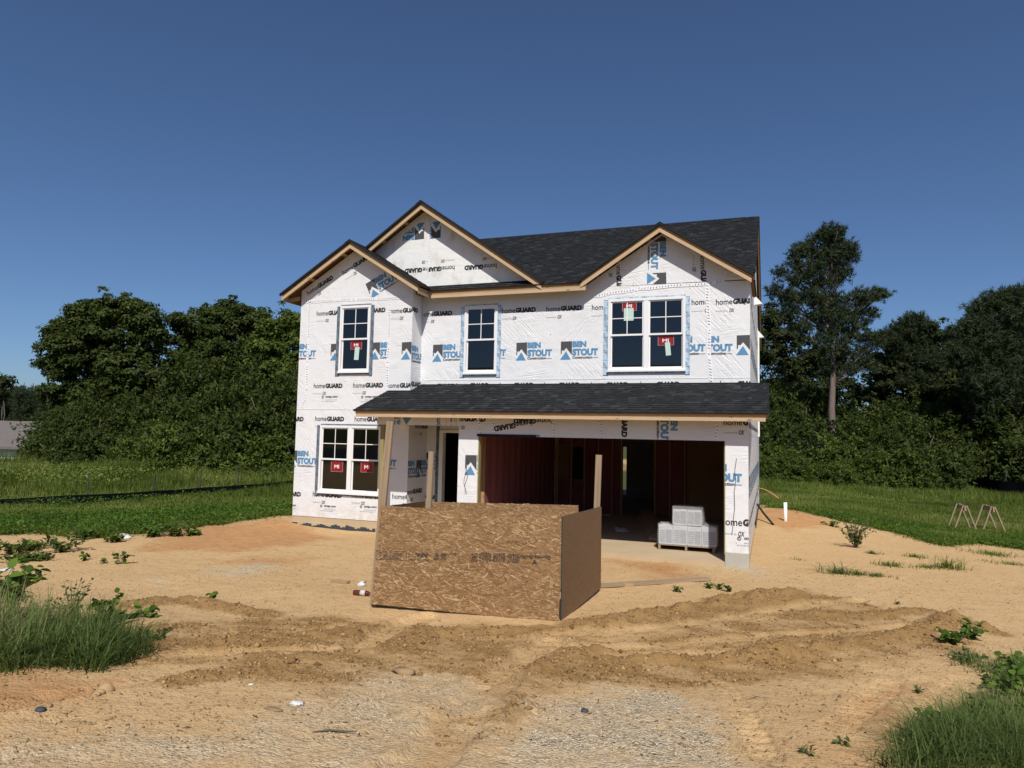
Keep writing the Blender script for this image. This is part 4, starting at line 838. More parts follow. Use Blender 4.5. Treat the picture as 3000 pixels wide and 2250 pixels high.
for i, y in enumerate(ys):
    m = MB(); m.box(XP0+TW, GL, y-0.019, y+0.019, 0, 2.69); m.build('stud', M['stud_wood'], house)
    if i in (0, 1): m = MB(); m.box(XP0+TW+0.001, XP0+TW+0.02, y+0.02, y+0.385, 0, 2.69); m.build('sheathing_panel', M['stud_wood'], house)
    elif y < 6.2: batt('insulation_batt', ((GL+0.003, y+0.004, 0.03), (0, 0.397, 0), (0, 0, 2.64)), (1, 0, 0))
m = MB(); m.box(GL-0.02, GL+0.03, 0.42, 0.50, 1.12, 1.22); m.build('outlet_box', M['black_plastic'], house)
m = MB(); m.box(-0.14, -0.131, 0.13, GBACK, 0.17, 2.69); m.build('sheathing_panel', M['osb_rough'], house)
m = MB(); m.box(-1.75, -0.14, GBACK-0.02, GBACK-0.004, 0.0, 2.69); m.build('sheathing_panel', M['osb_rough'], house)
wall_Y('interior_wall', 9.2, -2.6, -0.2, 0.0, 2.69, (), 'osb_rough', 0.09); wall_Y('interior_wall', 9.2, -10.4, -5.9, 0.0, 2.69, (), 'osb_rough', 0.09)
m = MB(); m.box(XP0+TW+0.1, XP0+TW+0.2, GBACK+0.15, 12.3, 0.0, 2.69); m.build('interior_wall', M['osb_rough'], house)
# sliding-door glass at the back
m = MB(); m.box(-5.0, -4.58, BACKY-0.09, BACKY-0.085, 0.12, 1.85); m.build('pane', M['clear_glass'], house)

# ------------------------------------------------------------------ plywood enclosure in front
ex, ey = -3.06, -5.53; ez = gz(ex, ey)
enc = empty('plywood_enclosure', (ex, ey, 0.0)); tag(enc, 'waist high square bin of four upright strand board sheets with wooden stakes', 'enclosure')
def local(o, name, mb, mats): # mesh built in world coordinates under a translated root
    return link(name, mb.mesh(name, mats, tuple(o.location)), o)
def panel(bl, br, tl, tr, mat, thick, outward, name='panel'):
    bl, br, tl, tr = [Vector(p) for p in (bl, br, tl, tr)]; n = Vector(outward)*thick; m = MB()
    wd = (br-bl).length; ht = (tl-bl).length
    m.quad([bl, br, tr, tl], [(0, 0), (wd, 0), (wd, ht), (0, ht)], 0); m.quad([br-n, bl-n, tl-n, tr-n], [(wd, 5), (0, 5), (0, 5+ht), (wd, 5+ht)], 0)
    for a, b in ((bl, br), (br, tr), (tr, tl), (tl, bl)): m.quad([b, a, a-n, b-n], None, 1)
    return local(enc, name, m, [M[mat], M['osb_edge']])
FBL, FBR, FTL, FTR = (-4.243, -5.70, 0.085), (-1.95, -5.34, 0.030), (-4.172, -5.665, 1.285), (-1.945, -5.305, 1.245)
dF = Vector((FBR[0]-FBL[0], FBR[1]-FBL[1], 0)).normalized(); nF = Vector((dF.y, -dF.x, 0))
fp = panel(FBL, FBR, FTL, FTR, 'osb', 0.012, nF)
panel((-1.925, -5.33, 0.035), (-2.005, -2.93, -0.05), (-1.925, -5.33, 1.25), (-2.00, -2.97, 1.155), 'osb_rough', 0.012, (1, 0, 0))
bpan = panel((-4.72, -3.45, -0.05), (-2.25, -3.30, -0.05), (-4.70, -3.43, 1.125), (-2.27, -3.30, 1.188), 'osb', 0.012, (0.05, -1, 0))
panel((-4.74, -3.40, -0.05), (-4.27, -5.66, 0.06), (-4.72, -3.42, 1.13), (-4.19, -5.63, 1.27), 'osb_rough', 0.012, (-1, 0, 0))
def strands(pan, bl, br, tl, tr, nrm, n, seed):
    """the wood strands of one face: thin slivers lying on the sheet"""
    g = np.random.default_rng(seed); bl, br, tl, tr = [np.array(p, float) for p in (bl, br, tl, tr)]; eu = unit_(br-bl); ev = unit_(tl-bl); W_, H_ = np.linalg.norm(br-bl), np.linalg.norm(tl-bl); nn = np.array(nrm, float)
    u = g.random(n); v = g.random(n); ctr = bl+(br-bl)*u[:, None]*(1-v[:, None])+(tr-tl)*u[:, None]*v[:, None]+(tl-bl)*v[:, None]
    L = 0.03+0.13*g.random(n)**1.8; wd = 0.004+0.018*g.random(n)**1.7; big = g.random(n) > 0.96; wd = np.where(big, wd*1.7, wd)
    an = g.normal(size=n)*0.42-0.16; an = np.where(g.random(n) > 0.85, g.uniform(-1.5, 1.5, n), an)
    room = np.minimum.reduce([u*W_/np.maximum(0.05, np.abs(np.cos(an))), (1-u)*W_/np.maximum(0.05, np.abs(np.cos(an))), v*H_/np.maximum(0.05, np.abs(np.sin(an))), (1-v)*H_/np.maximum(0.05, np.abs(np.sin(an)))]); L = np.minimum(L, 1.7*room)
    d = (np.cos(an)[:, None]*eu+np.sin(an)[:, None]*ev)*(L/2)[:, None]; p = (-np.sin(an)[:, None]*eu+np.cos(an)[:, None]*ev)*(wd/2)[:, None]; off = nn*(0.0004+0.0016*g.random(n))[:, None]
    j = lambda: (0.65+0.7*g.random(n))[:, None]
    V = np.stack([ctr-d*j()-p*j(), ctr+d*j()-p*j()*0.7, ctr+d*j()+p*j(), ctr-d*j()+p*j()*0.7], 1)+off[:, None]-np.array(enc.location); k = g.random(n)
    uvq = np.stack([np.stack([k*50, k*31], 1), np.stack([k*50+L, k*31], 1), np.stack([k*50+L, k*31+wd], 1), np.stack([k*50, k*31+wd], 1)], 1)
    me = arr_mesh('strands', V.reshape(-1, 3), np.arange(4*n).reshape(-1, 4), [M['strand']], uv=uvq.reshape(-1, 2), tint={'tint': np.clip(g.random(n)**1.5, 0, 1)}); o = link('strands', me, pan); o['kind'] = 'stuff'; return o
def unit_(v): return v/np.linalg.norm(v)
t = NT('strand'); gr_ = t.noise(t.vmap(t.coord('UV'), (14, 420, 1)), 1.0, 3); sc_ = t.ramp(t.attr('tint'), [(0, (0.17, 0.088, 0.036)), (0.45, (0.31, 0.182, 0.080)), (0.8, (0.43, 0.275, 0.138)), (1, (0.60, 0.43, 0.25))])
t.base(t.mix(t.math('MULTIPLY', gr_, 0.5), sc_, (0.20, 0.11, 0.048))).rough(0.65); M['strand'] = t.mat
strands(fp, FBL, FBR, FTL, FTR, nF, 9000, 1)
strands(bpan, (-4.72, -3.45, -0.05), (-2.25, -3.30, -0.05), (-4.70, -3.43, 1.125), (-2.27, -3.30, 1.188), (0.05, -1, 0), 7000, 2)
def stake_at(cpx0, cpx1, Yb, Yt, zb, w_, d_):
    a = onY(cpx0[0], cpx0[1], Yb); b = onY(cpx1[0], cpx1[1], Yt); d = (b-a); a2 = a-d*((a[2]-zb)/d[2]); m = MB(); m.board(a2, b, w_, d_, (0, 1, 0)); return local(enc, 'stake', m, M['weathered_wood'])
stake_at(c7(1073, 1225), c7(1158, 310), -5.55, -5.50, 0.02, 0.092, 0.04)
stake_at(c7(1572, 1250), c7(1602, 637), -5.46, -5.44, 0.0, 0.066, 0.04)
stake_at(c8(907, 755), c8(921, 375), -3.03, -3.0, -0.1, 0.088, 0.04)
# stamps on the front sheet (printed upside down)
p = print_new()
p_text(p, 'Georgia-Pacific', 0.0, 0, 0.365, 0.055, 4, 0.02); p_poly(p, [(0.16, 0.115), (0.225, 0.115), (0.19, 0.06)][::-1], 4)
for c in range(3):
    for r in range(8):
        x = 0.39+c*0.17
        while x < 0.39+c*0.17+0.13: wd = random.uniform(0.012, 0.035); p_poly(p, [(x, 0.006+r*0.014), (x+wd, 0.006+r*0.014), (x+wd, 0.012+r*0.014), (x, 0.012+r*0.014)], 4); x += wd+0.008
for x in (0.375, 0.875, 0.985, 1.135): p_poly(p, [(x, -0.01), (x+0.004, -0.01), (x+0.004, 0.125), (x, 0.125)], 4)
p_text(p, '1 MAY07', 0.885, 0.01, 0.095, 0.03, 4, 0.03); p_text(p, '2025', 0.90, 0.05, 0.07, 0.03, 4, 0.03); p_text(p, '20129', 0.90, 0.088, 0.08, 0.03, 4, 0.03)
p_text(p, 'VIDLCAT', 1.145, 0.02, 0.14, 0.03, 4, 0.02); p_text(p, 'APA', 1.53, 0.04, 0.17, 0.055, 4, 0.05); p_text(p, 'HILL 592 APA', 1.52, 0.11, 0.25, 0.03, 4, 0.02)
for c in range(2):
    for r in range(5): p_poly(p, [(1.30+c*0.09, 0.04+r*0.017), (1.37+c*0.09, 0.04+r*0.017), (1.37+c*0.09, 0.047+r*0.017), (1.30+c*0.09, 0.047+r*0.017)], 4)
for (a, b, c, d) in ((1.81, 2.22, 0.03, 0.035), (1.81, 2.22, 0.135, 0.14), (1.81, 1.815, 0.03, 0.14), (2.215, 2.22, 0.03, 0.14), (1.77, 1.775, 0.03, 0.13), (1.785, 1.79, 0.03, 0.13)): p_poly(p, [(a, c), (b, c), (b, d), (a, d)], 4)
for r in range(5):
    x = 1.88
    while x < 2.17: wd = random.uniform(0.02, 0.06); p_poly(p, [(x, 0.048+r*0.017), (x+wd, 0.048+r*0.017), (x+wd, 0.055+r*0.017), (x, 0.055+r*0.017)], 4); x += wd+0.012
ku = crop(1030, 1400, 1830); pl_n = Vector((Vector(FBR)-Vector(FBL)).cross(Vector(FTL)-Vector(FBL))).normalized()
if pl_n.y > 0: pl_n = -pl_n
def on_plane(px, p0, n): r = Vector(ray(*px)); t_ = (Vector(p0)-Vector(CAM)).dot(n)/r.dot(n); return Vector(CAM)+r*t_
A = on_plane(ku(1612, 622), FBL, pl_n); Bq = on_plane(ku(205, 568), FBL, pl_n); eu = (Bq-A).normalized(); ev = eu.cross(pl_n); ev = -ev if ev.z > 0 else ev
o = put_print('x', fp, A-Vector(enc.location), eu, ev, pl_n, 0, 0, 0, None, (Bq-A).length/2.21, 0.003, 'printed_stamp', p)

# ------------------------------------------------------------------ things in and round the garage
def thing(name, label, cat, loc, group=None, rz=0.0): o = empty(name, loc, rz); tag(o, label, cat, group); return o
PX, PY = -1.165, 0.86                                                 # pallet with cartons
pal = thing('pallet', 'low wooden shipping pallet standing on the garage slab under white cartons', 'pallet', (PX, PY, 0.0))
for i in range(3): m = MB(); m.box(-0.54+i*0.52-0.02 if i else -0.555, -0.54+i*0.52+0.02 if i else -0.515, 0.0, 0.80, 0.0, 0.09); m.build('stringer', M['weathered_wood'], pal)
for i in range(6): m = MB(); m.box(-0.56, 0.56, 0.005+i*0.14, 0.095+i*0.14, 0.0905, 0.108); m.build('deck_board', M['weathered_wood'], pal)
def carton(x0, x1, z0, z1, label, open_top=False, dy=0.0):
    o = thing('carton', label, 'box', (PX+(x0+x1)/2, PY+0.02+dy, z0), 'cartons shrink wrapped on the pallet'); w_ = (x1-x0)/2-0.004; h = z1-z0
    m = MB(); m.box(-w_, w_, 0, 0.42, 0.002, h-0.036); m.build('body', M['carton_white'], o)
    m = MB(); m.box(-w_-0.002, w_+0.002, -0.002, 0.422, h-0.035, h); m.build('lid', M['dark_board'] if h < 0.39 and z0 > 0.3 else M['carton_white'], o)
    m = MB(); m.box(w_*0.05, w_*0.88, -0.004, -0.001, h*0.10, h*0.78); m.build('printed_panel', M['carton_grey'], o)
    m = MB()
    for r in range(6): m.box(-w_*0.88, -w_*0.02, -0.004, -0.001, h*(0.12+0.11*r), h*(0.195+0.11*r))
    m.build('printed_panel', M['carton_grey'], o)
    return o
for i in range(4): carton(-0.55+i*0.275, -0.55+(i+1)*0.275, 0.11, 0.48+0.01*(i % 2), ['white printed carton at the open end of the pallet beside the leaning boards', 'white printed carton on the pallet under the left of the two stacked cartons', 'white printed carton on the pallet under the stacked carton with torn film', 'white printed carton on the pallet beside the garage pier'][i])
carton(-0.275, 0.0, 0.50, 0.845, 'upper white carton with dark lid, on the stack away from the garage pier'); carton(0.0, 0.275, 0.50, 0.845, 'upper carton with dark lid and loose crumpled film towards the garage pier')
V = []; F = []; prof = [(-0.565, 0.50), (-0.29, 0.50), (-0.285, 0.86), (0.0, 0.862), (0.29, 0.86), (0.33, 0.56), (0.565, 0.50), (0.57, 0.30), (0.565, 0.13)]
prof = [(-0.565, 0.12), (-0.57, 0.3)]+prof
for k, (yy, s) in enumerate(((-0.012, 1.0), (0.22, 1.01), (0.46, 1.0))):
    for x, z in prof: V.append((x*s, yy+0.02, z+0.003))
npf = len(prof)
for k in range(2):
    for i in range(npf-1): F.append((k*npf+i, k*npf+i+1, (k+1)*npf+i+1, (k+1)*npf+i))
m = MB(); b0 = len(V); m.v = list(V); m.f = F; m.m = [0]*len(F); m.uv = [[(0, 0)]*4 for _ in F]
fcap = list(range(npf)); m.f.append(tuple(fcap)); m.m.append(0); m.uv.append([(0, 0)]*npf)
film = m.build('shrink_film', M['film']); film.location = (PX, PY, 0.0); tag(film, 'clear crinkled shrink film wrapped round the stacked cartons', 'plastic film')
bp = [((1340, 985), (1195, 790), 0.02, 'longest pale board of the lumber lying along the garage floor beside the cartons'), ((1330, 960), (1215, 785), 0.05, None), ((1352, 930), (1240, 780), 0.08, None), ((1355, 890), (1260, 770), 0.10, None), ((1310, 980), (1190, 800), 0.0, None)]
for i, (a, b, dz, lb) in enumerate(bp):
    p0 = onZ(*c8(*a), 0.03+dz*0.4); p1 = onZ(*c8(*b), 0.05+dz); p1 = p0+(p1-p0)*min(1.0, 3.6/np.linalg.norm(p1-p0)); m = MB(); m.board(p0, p1, 0.16, 0.05); o = m.build('board', M['pale_pine'])
    me = o.data; me.transform(Matrix.Translation(-Vector(p0))); o.location = p0
    tag(o, 'long bare board lying in the pile on the shaded garage floor', 'board', 'boards piled on the garage floor')
for i, (u, v, lb) in enumerate(((1095, 930, 'crumpled white plastic scrap lying on the garage floor'), (1080, 915, 'small white paper scrap behind the crumpled plastic on the garage floor'), (960, 815, 'pale rag on the garage floor at the foot of the pink insulated wall'))):
    q = onZ(*c8(u, v), 0.0); V = []; F = []; n = 7
    for j in range(n):
        for k in range(n): V.append(((k/(n-1)-0.5)*0.34*(0.7+0.3*random.random()), (j/(n-1)-0.5)*0.24, 0.012+random.random()*0.055*math.sin(math.pi*j/(n-1))))
    for j in range(n-1):
        for k in range(n-1): F.append((j*n+k, j*n+k+1, (j+1)*n+k+1, (j+1)*n+k))
    o = link('plastic_scrap', arr_mesh('plastic_scrap', V, F, [M['white_trash']], True)); o.location = (q[0], q[1], 0.0); tag(o, lb, 'litter')
def laid_board(name, px0, px1, c, w_, h, mat, label, cat, z=0.02):
    a = gpt(c(*px0)); b = gpt(c(*px1)); a[2] = gz(a[0], a[1])+z; b[2] = gz(b[0], b[1])+z; m = MB(); m.board(a, b, w_, h); me = m.mesh(name, M[mat], tuple(a)); o = link(name, me); o.location = a; tag(o, label, cat); return o
laid_board('board', (850, 1335), (1712, 1278), c8, 0.14, 0.038, 'weathered_wood', 'single long board lying on the bare sand beside the enclosure', 'board', 0.03)
laid_board('steel_strip', (1310, 1133), (1745, 1160), c8, 0.07, 0.02, 'steel', 'dark metal strip lying along the foot of the garage slab', 'metal strip', 0.02)
for i, (u, v, a, L_, lb) in enumerate(((1130, 1322, 0.3, 0.16, 'orange wood offcut lying against the long board on the sand'), )): 
    q = gpt(c8(u, v)); m = MB(); m.box(-L_/2, L_/2, -0.045, 0.045, 0, 0.05); o = m.build('wood_offcut', M['pine']); o.location = (q[0], q[1], gz(q[0], q[1])); o.rotation_euler = (0, 0, a); tag(o, lb, 'wood scrap')
q = gpt(cg(410, 80)); m = MB(); m.box(-0.14, 0.14, -0.045, 0.045, 0, 0.04); o = m.build('wood_offcut', M['pine']); o.location = (q[0], q[1], gz(q[0], q[1])); tag(o, 'short wood offcut lying on open sand left of the enclosure and bottle', 'wood scrap')
# bottle lying on its side
q = gpt(cg(498, 132)); bt = thing('bottle', 'brown plastic drink bottle lying on the sand against the enclosure', 'bottle', (q[0], q[1], gz(q[0], q[1])+0.038), rz=0.15)
m = MB(); m.tube([(-0.12, 0, 0), (-0.115, 0, 0), (-0.06, 0, 0), (0.06, 0, 0), (0.085, 0, 0), (0.115, 0, 0), (0.13, 0, 0)], [0.026, 0.034, 0.036, 0.036, 0.030, 0.014, 0.013], 14); m.build('body', M['bottle_glass'], bt, True)
m = MB(); m.tube([(-0.02, 0, 0), (0.05, 0, 0)], 0.0368, 14); m.build('label', M['paper_label'], bt, True); m = MB(); m.tube([(0.13, 0, 0), (0.15, 0, 0)], 0.016, 12); m.build('cap', M['white_trash'], bt)
def lump(name, px, c, size, mat, label, cat, seed, group=None):
    q = gpt(c(*px)); r = np.random.default_rng(seed); bm = bmesh.new(); bmesh.ops.create_icosphere(bm, subdivisions=2, radius=1.0)
    for v in bm.verts: v.co = Vector((v.co.x*size[0], v.co.y*size[1], max(-0.1, v.co.z)*size[2]))*(1+(0.24 if name in ('plastic_scrap', 'sack', 'clod') else 0.08)*float(r.normal()))
    me = bpy.data.meshes.new(name); bm.to_mesh(me); bm.free(); me.materials.append(M[mat]); me.polygons.foreach_set('use_smooth', [True]*len(me.polygons)); o = link(name, me); o.location = (q[0], q[1], gz(q[0], q[1])+size[2]*0.12); tag(o, label, cat, group); return o
lump('plastic_scrap', (497, 92), cg, (0.065, 0.05, 0.06), 'white_trash', 'crumpled white paper on the sand beside the enclosure corner and bottle', 'litter', 3)
lump('sack', (890, 1172), cL, (0.22, 0.09, 0.08), 'white_trash', 'white plastic sack lying at the edge of the weeds', 'sack', 5)
lump('plastic_scrap', (45, 1400), cL, (0.10, 0.09, 0.02), 'white_trash', 'flat white paper sheet on bare sand behind the leafy weeds', 'litter', 8)
lump('stone', (855, 1310), cl, (0.055, 0.05, 0.045), 'rock', 'largest tan stone of the little group in the rut', 'stone', 9); lump('stone', (812, 1335), cl, (0.035, 0.03, 0.026), 'rock', 'middling tan stone next to the largest one in the rut', 'stone', 10); lump('stone', (785, 1352), cl, (0.026, 0.024, 0.018), 'rock', 'smallest tan pebble of the group of stones in the rut', 'stone', 11)
lump('stone', (325, 1487), cl, (0.035, 0.03, 0.02), 'damp_coat', 'small black lump on the sand by the pale gravel', 'stone', 12)
lump('plastic_scrap', (230, 575), cg, (0.045, 0.028, 0.018), 'white_trash', 'white crumpled scrap half buried at the gravel edge', 'litter', 13); lump('leaf_litter', (140, 600), cg, (0.07, 0.028, 0.012), 'dry_leaf', 'curled dead leaf lying beside the white scrap on gravel', 'leaf', 14)
lump('plastic_scrap', (1205, 2212) if False else (2030, 1268), cl, (0.02, 0.014, 0.009), 'white_trash', 'tiny white scrap among the loose clods', 'litter', 15)
lump('clod', (665, 445), cg, (0.10, 0.06, 0.035), 'clod_lump', 'flat lump of dried mud where the churned soil meets gravel', 'clod', 16)
lump('stone', (1400, 602), cg, (0.03, 0.03, 0.02), 'damp_coat', 'small dark stone on the broad gravel patch', 'stone', 17)
q = gpt(cg(380, 690)); m = MB(); m.tube([(-0.11, -0.04, 0.006), (-0.03, 0.01, 0.012), (0.06, 0.03, 0.01), (0.12, 0.07, 0.006)], [0.004, 0.006, 0.005, 0.002], 6); o = m.build('twig', M['bark']); o.location = (q[0], q[1], gz(q[0], q[1])); tag(o, 'bare brown twig lying on the pale gravel', 'twig')
# clean-out pipe, conduit, cables on the right
q = gpt(cR(280, 600)); ppx, ppy, ppz = q[0], q[1], gz(q[0], q[1]); m = MB()
m.tube([(0, 0, -0.3), (0, 0, 0.50)], 0.045, 16); o = m.build('cleanout_pipe', M['pvc'], None, True); o.location = (ppx, ppy, ppz); tag(o, 'white plastic pipe standing upright out of the orange sand mound', 'pipe')
A = onY(*cR(50, 490), 7.6); p1 = gpt(cR(182, 660)); p1[2] = gz(p1[0], p1[1])+0.01; m = MB(); m.tube([A, A*0.6+p1*0.4+np.array([0, 0, -0.02]), p1], 0.028, 8); o = m.build('conduit_pipe', M['black_plastic']); tag(o, 'black flexible conduit leaning from the side wall down to the sand', 'conduit')
for pts, lb in ((((20, 555), (100, 575), (160, 590), (215, 585), (260, 590)), 'orange cable drooping from the side wall to the sand mound'), (((60, 358), (110, 370), (160, 395), (225, 442)), 'stiff orange cable sticking out of the side wall in mid air')):
    P3 = []
    for i, pp in enumerate(pts): P3.append(onY(*cR(*pp), 8.5-0.1*i))
    m = MB(); m.tube(P3, 0.013, 6); o = m.build('cable', M['orange_cable']); tag(o, lb, 'cable')
# sawhorses on the lawn
def sawhorse(px, rz, label):
    q = gpt(cR(*px)); o = thing('sawhorse', label, 'sawhorse', (q[0], q[1], gz(q[0], q[1])), 'sawhorses on the lawn', rz)
    m = MB(); m.board((0, -0.42, 0.70), (0, 0.42, 0.70), 0.045, 0.14); m.build('beam', M['weathered_wood'], o)
    for sx_ in (-1, 1):
        for sy in (-1, 1): m = MB(); m.board((sx_*0.31, sy*0.36, -0.02), (sx_*0.045, sy*0.36, 0.77), 0.036, 0.062, (0, 1, 0)); m.build('leg', M['weathered_wood'], o)
    return o
sawhorse((1712, 712), 0.0, 'weathered wooden sawhorse on the lawn nearer the house'); sawhorse((1932, 718), 0.05, 'weathered wooden sawhorse on the lawn further from the house')
# silt fences
def silt_fence(px, c, hgt, label, posts, h_far=None):
    pts = [gpt(c(*p)) for p in px]; o = thing('silt_fence', label, 'fence', (pts[0][0], pts[0][1], gz(pts[0][0], pts[0][1]))); off = Vector(o.location); V = []; F = []
    dens = []
    for a, b in zip(pts[:-1], pts[1:]):
        n = max(2, int(np.linalg.norm(b-a)/0.35))
        for i in range(n): dens.append(a+(b-a)*i/n)
    dens.append(pts[-1])
    for i, p in enumerate(dens):
        z = gz(p[0], p[1]); wv = 0.03*math.sin(i*0.9)+0.02*random.random(); f_ = i/len(dens); hh_ = (hgt*(1-f_)+(h_far or hgt)*f_)*(0.92+0.12*math.sin(i*0.23)+0.05*random.random())
        for k in range(4): V.append(Vector((p[0]+wv*k/3, p[1]+wv, z-0.08+(hh_+0.08)*k/3))-off)
    for i in range(len(dens)-1):
        for k in range(3): q_ = i*4+k; F.append((q_, q_+4, q_+5, q_+1))
    link('fabric', arr_mesh('fabric', V, F, [M['black_fabric']], True), o)
    for u, v, hh_ in posts:
        p = gpt(c(u, v)); z = gz(p[0], p[1]); m = MB(); m.box(-0.013, 0.013, 0.05, 0.076, -0.1, hh_); s = m.build('post', M['steel'], o); s.location = Vector((p[0], p[1], z))-off
    return o
silt_fence([(-260, 960), (0, 945), (600, 925), (1000, 905), (1430, 870), (1800, 850), (2110, 832), (2350, 815)], cL, 0.20, 'long low black silt fence running through the weeds on the wooded side', [(615, 915, 0.95), (1095, 895, 0.85), (1430, 868, 0.95), (1700, 855, 0.95), (1945, 840, 0.8)], 0.50)
silt_fence([(1690, 388), (1850, 412), (2000, 436), (2212, 455), (2500, 490)], cR, 0.80, 'short sagging black silt fence on the lawn beyond the sawhorses', [(1490, 372, 1.4), (1610, 378, 1.5), (1825, 395, 1.6), (1945, 415, 1.4), (2075, 430, 1.5)])
pts = [(640, 835), (760, 800), (900, 800), (980, 770), (1040, 750), (1105, 742)]; m = MB(); P3 = [gpt(cl(*p)) for p in pts]
for i in range(len(P3)-1):
    for k in range(3):
        h0, h1 = [0.0, 0.05, 0.09, 0.07][k:k+2]; w0 = 0.04*k; f0 = 1.0-0.12*i; f1 = 1.0-0.12*(i+1)
        a, b = P3[i], P3[i+1]; za, zb = gz(a[0], a[1])+0.02, gz(b[0], b[1])+0.02
        m.quad([(a[0], a[1]+w0, za+h0*f0), (b[0], b[1]+w0, zb+h0*f1), (b[0], b[1]+w0+0.04, zb+h1*f1), (a[0], a[1]+w0+0.04, za+h1*f0)])
o = m.build('fabric_scrap', M['black_fabric']); tag(o, 'torn black silt cloth lying in sand between weeds and clods', 'cloth')
# neighbour's house far left
_u = 66; _r = ray(_u, 1290)[:2]; _r = _r/np.linalg.norm(_r); nb = thing('neighbour_house', 'distant low white house with a grey roof seen past the weeds', 'house', (CAM[0]+_r[0]*55, CAM[1]+_r[1]*55, -1.75), rz=math.atan2(_r[1], _r[0])+1.05)
m = MB(); m.box(-0.6, 9, -7, 1.1, 0, 2.6); m.quad([(-0.6, -7, 2.6), (-0.6, 1.1, 2.6), (-0.6, -2.95, 4.05)][::-1]); m.quad([(9, -7, 2.6), (9, 1.1, 2.6), (9, -2.95, 4.05)]); m.build('wall', M['siding_white'], nb)
m = MB(); P4 = lambda x, y, z: (x, y, z)
for sg in (-1, 1):
    ye = -2.95+sg*4.5; c = [(-1.0, -2.95, 4.2), (9.4, -2.95, 4.2), (9.4, ye, 2.58), (-1.0, ye, 2.58)]; m.quad(c); m.quad([(a, b, z-0.16) for a, b, z in c][::-1]); m.quad([c[0], c[3], (c[3][0], c[3][1], c[3][2]-0.16), (c[0][0], c[0][1], c[0][2]-0.16)]); m.quad([c[2], c[3], (c[3][0], c[3][1], c[3][2]-0.16), (c[2][0], c[2][1], c[2][2]-0.16)])
m.build('roof', M['roof_grey'], nb)
m = MB(); m.box(-0.64, -0.60, -2.0, -1.1, 1.0, 2.2); m.build('window', M['glass'], nb)

# ------------------------------------------------------------------ plants
def unit(v): return v/(np.linalg.norm(v, axis=-1, keepdims=True)+1e-9)
def leaf_cards(P, N, L, Wd, face=None, tri=True):
    """one small leaf per point: N is its long axis, face the side it turns to the light"""
    n = len(P); r = RNG.normal(size=(n, 3))
    if face is not None: r = face+0.45*r
    s = unit(np.cross(N, r)); L = np.asarray(L).reshape(-1, 1); Wd = np.asarray(Wd).reshape(-1, 1)
    if tri: V = np.stack([P-s*Wd*0.5, P+s*Wd*0.5, P+N*L], 1).reshape(-1, 3); return V, np.arange(3*n).reshape(-1, 3)
    V = np.stack([P-s*Wd*0.12, P+N*L*0.5-s*Wd*0.5, P+N*L, P+N*L*0.5+s*Wd*0.5], 1).reshape(-1, 3); return V, np.arange(4*n).reshape(-1, 4)
def round_leaves(P, N, L, Wd, up):
    """rounded leaf blades: eight-sided, folded a little along the midrib"""
    n = len(P); s = unit(np.cross(N, up)); f = unit(np.cross(s, N)); L = np.asarray(L).reshape(-1, 1); Wd = np.asarray(Wd).reshape(-1, 1)
    prof = [(0.0, 0.0), (0.12, 0.34), (0.42, 0.5), (0.76, 0.34), (1.0, 0.0)]; ring = [(a, b) for a, b in prof]+[(a, -b) for a, b in prof[3:0:-1]]
    pts = [P+N*L*a+s*Wd*b+f*Wd*(0.22*abs(b)-0.10*a*a*2) for a, b in ring]; mid = P+N*L*0.5-f*L*0.02; V = np.stack(pts+[mid], 1).reshape(-1, 3); b0 = (np.arange(n)*9)[:, None]
    F = np.concatenate([b0+np.array([[8, k, (k+1) % 8]]) for k in range(8)], 0); return V, F
def shell_points(lobes, n, fill=0.35):
    vol = np.array([l[3]*l[4]*l[5] for l in lobes])**0.67; k = RNG.choice(len(lobes), n, p=vol/vol.sum()); L = np.array(lobes)[k]
    d = unit(RNG.normal(size=(n, 3))); r = (fill+(1-fill)*RNG.random(n)**0.5)[:, None]; return L[:, :3]+d*r*L[:, 3:6], d
def crown_mesh(name, lobes, clusters, per, size, mat, csize=0.42, upbias=0.35):
    """leaf sprays: many small flattened tufts sit on the lobes, leaves lie on each tuft's skin"""
    nt_ = max(80, clusters//3); C, d = shell_points(lobes, nt_, 0.55); out_ = RNG.random(nt_) > 0.80; C = C+d*np.where(out_, csize*(0.6+1.6*RNG.random(nt_)), csize*0.25*RNG.random(nt_))[:, None]; R = csize*np.where(out_, 0.35+0.3*RNG.random(nt_), 0.45+1.0*RNG.random(nt_)**1.5); tot = clusters*per
    k = RNG.choice(nt_, tot, p=R**2/np.sum(R**2)); e = unit(RNG.normal(size=(tot, 3))+0.5*d[k]+np.array([0, 0, 0.25])); rad = 0.45+0.65*RNG.random(tot)**0.7; wob = 1+0.25*np.sin(5*e[:, 0]+k)*np.cos(4*e[:, 1]+2*k)
    P = C[k]+e*(R[k]*rad*wob)[:, None]*np.array([1.15, 1.15, 0.6]); face = unit(e+np.array([0, 0, 0.5])); N = unit(np.cross(face, RNG.normal(size=face.shape))+e*0.35-np.array([0, 0, 0.15])); L = size*(0.7+0.7*RNG.random(tot))
    V, F = leaf_cards(P, N, L, L*0.75, face); tnt = np.clip(RNG.random(nt_)[k]*0.5+RNG.random(tot)*0.55, 0, 1); return arr_mesh(name, V, F, [M[mat]], tint={'tint': tnt})
def limb_mesh(name, segs, mat, n=7):
    m = MB()
    for pts, r in segs: m.tube(pts, r, n)
    return m.mesh(name, M[mat], smooth=True)
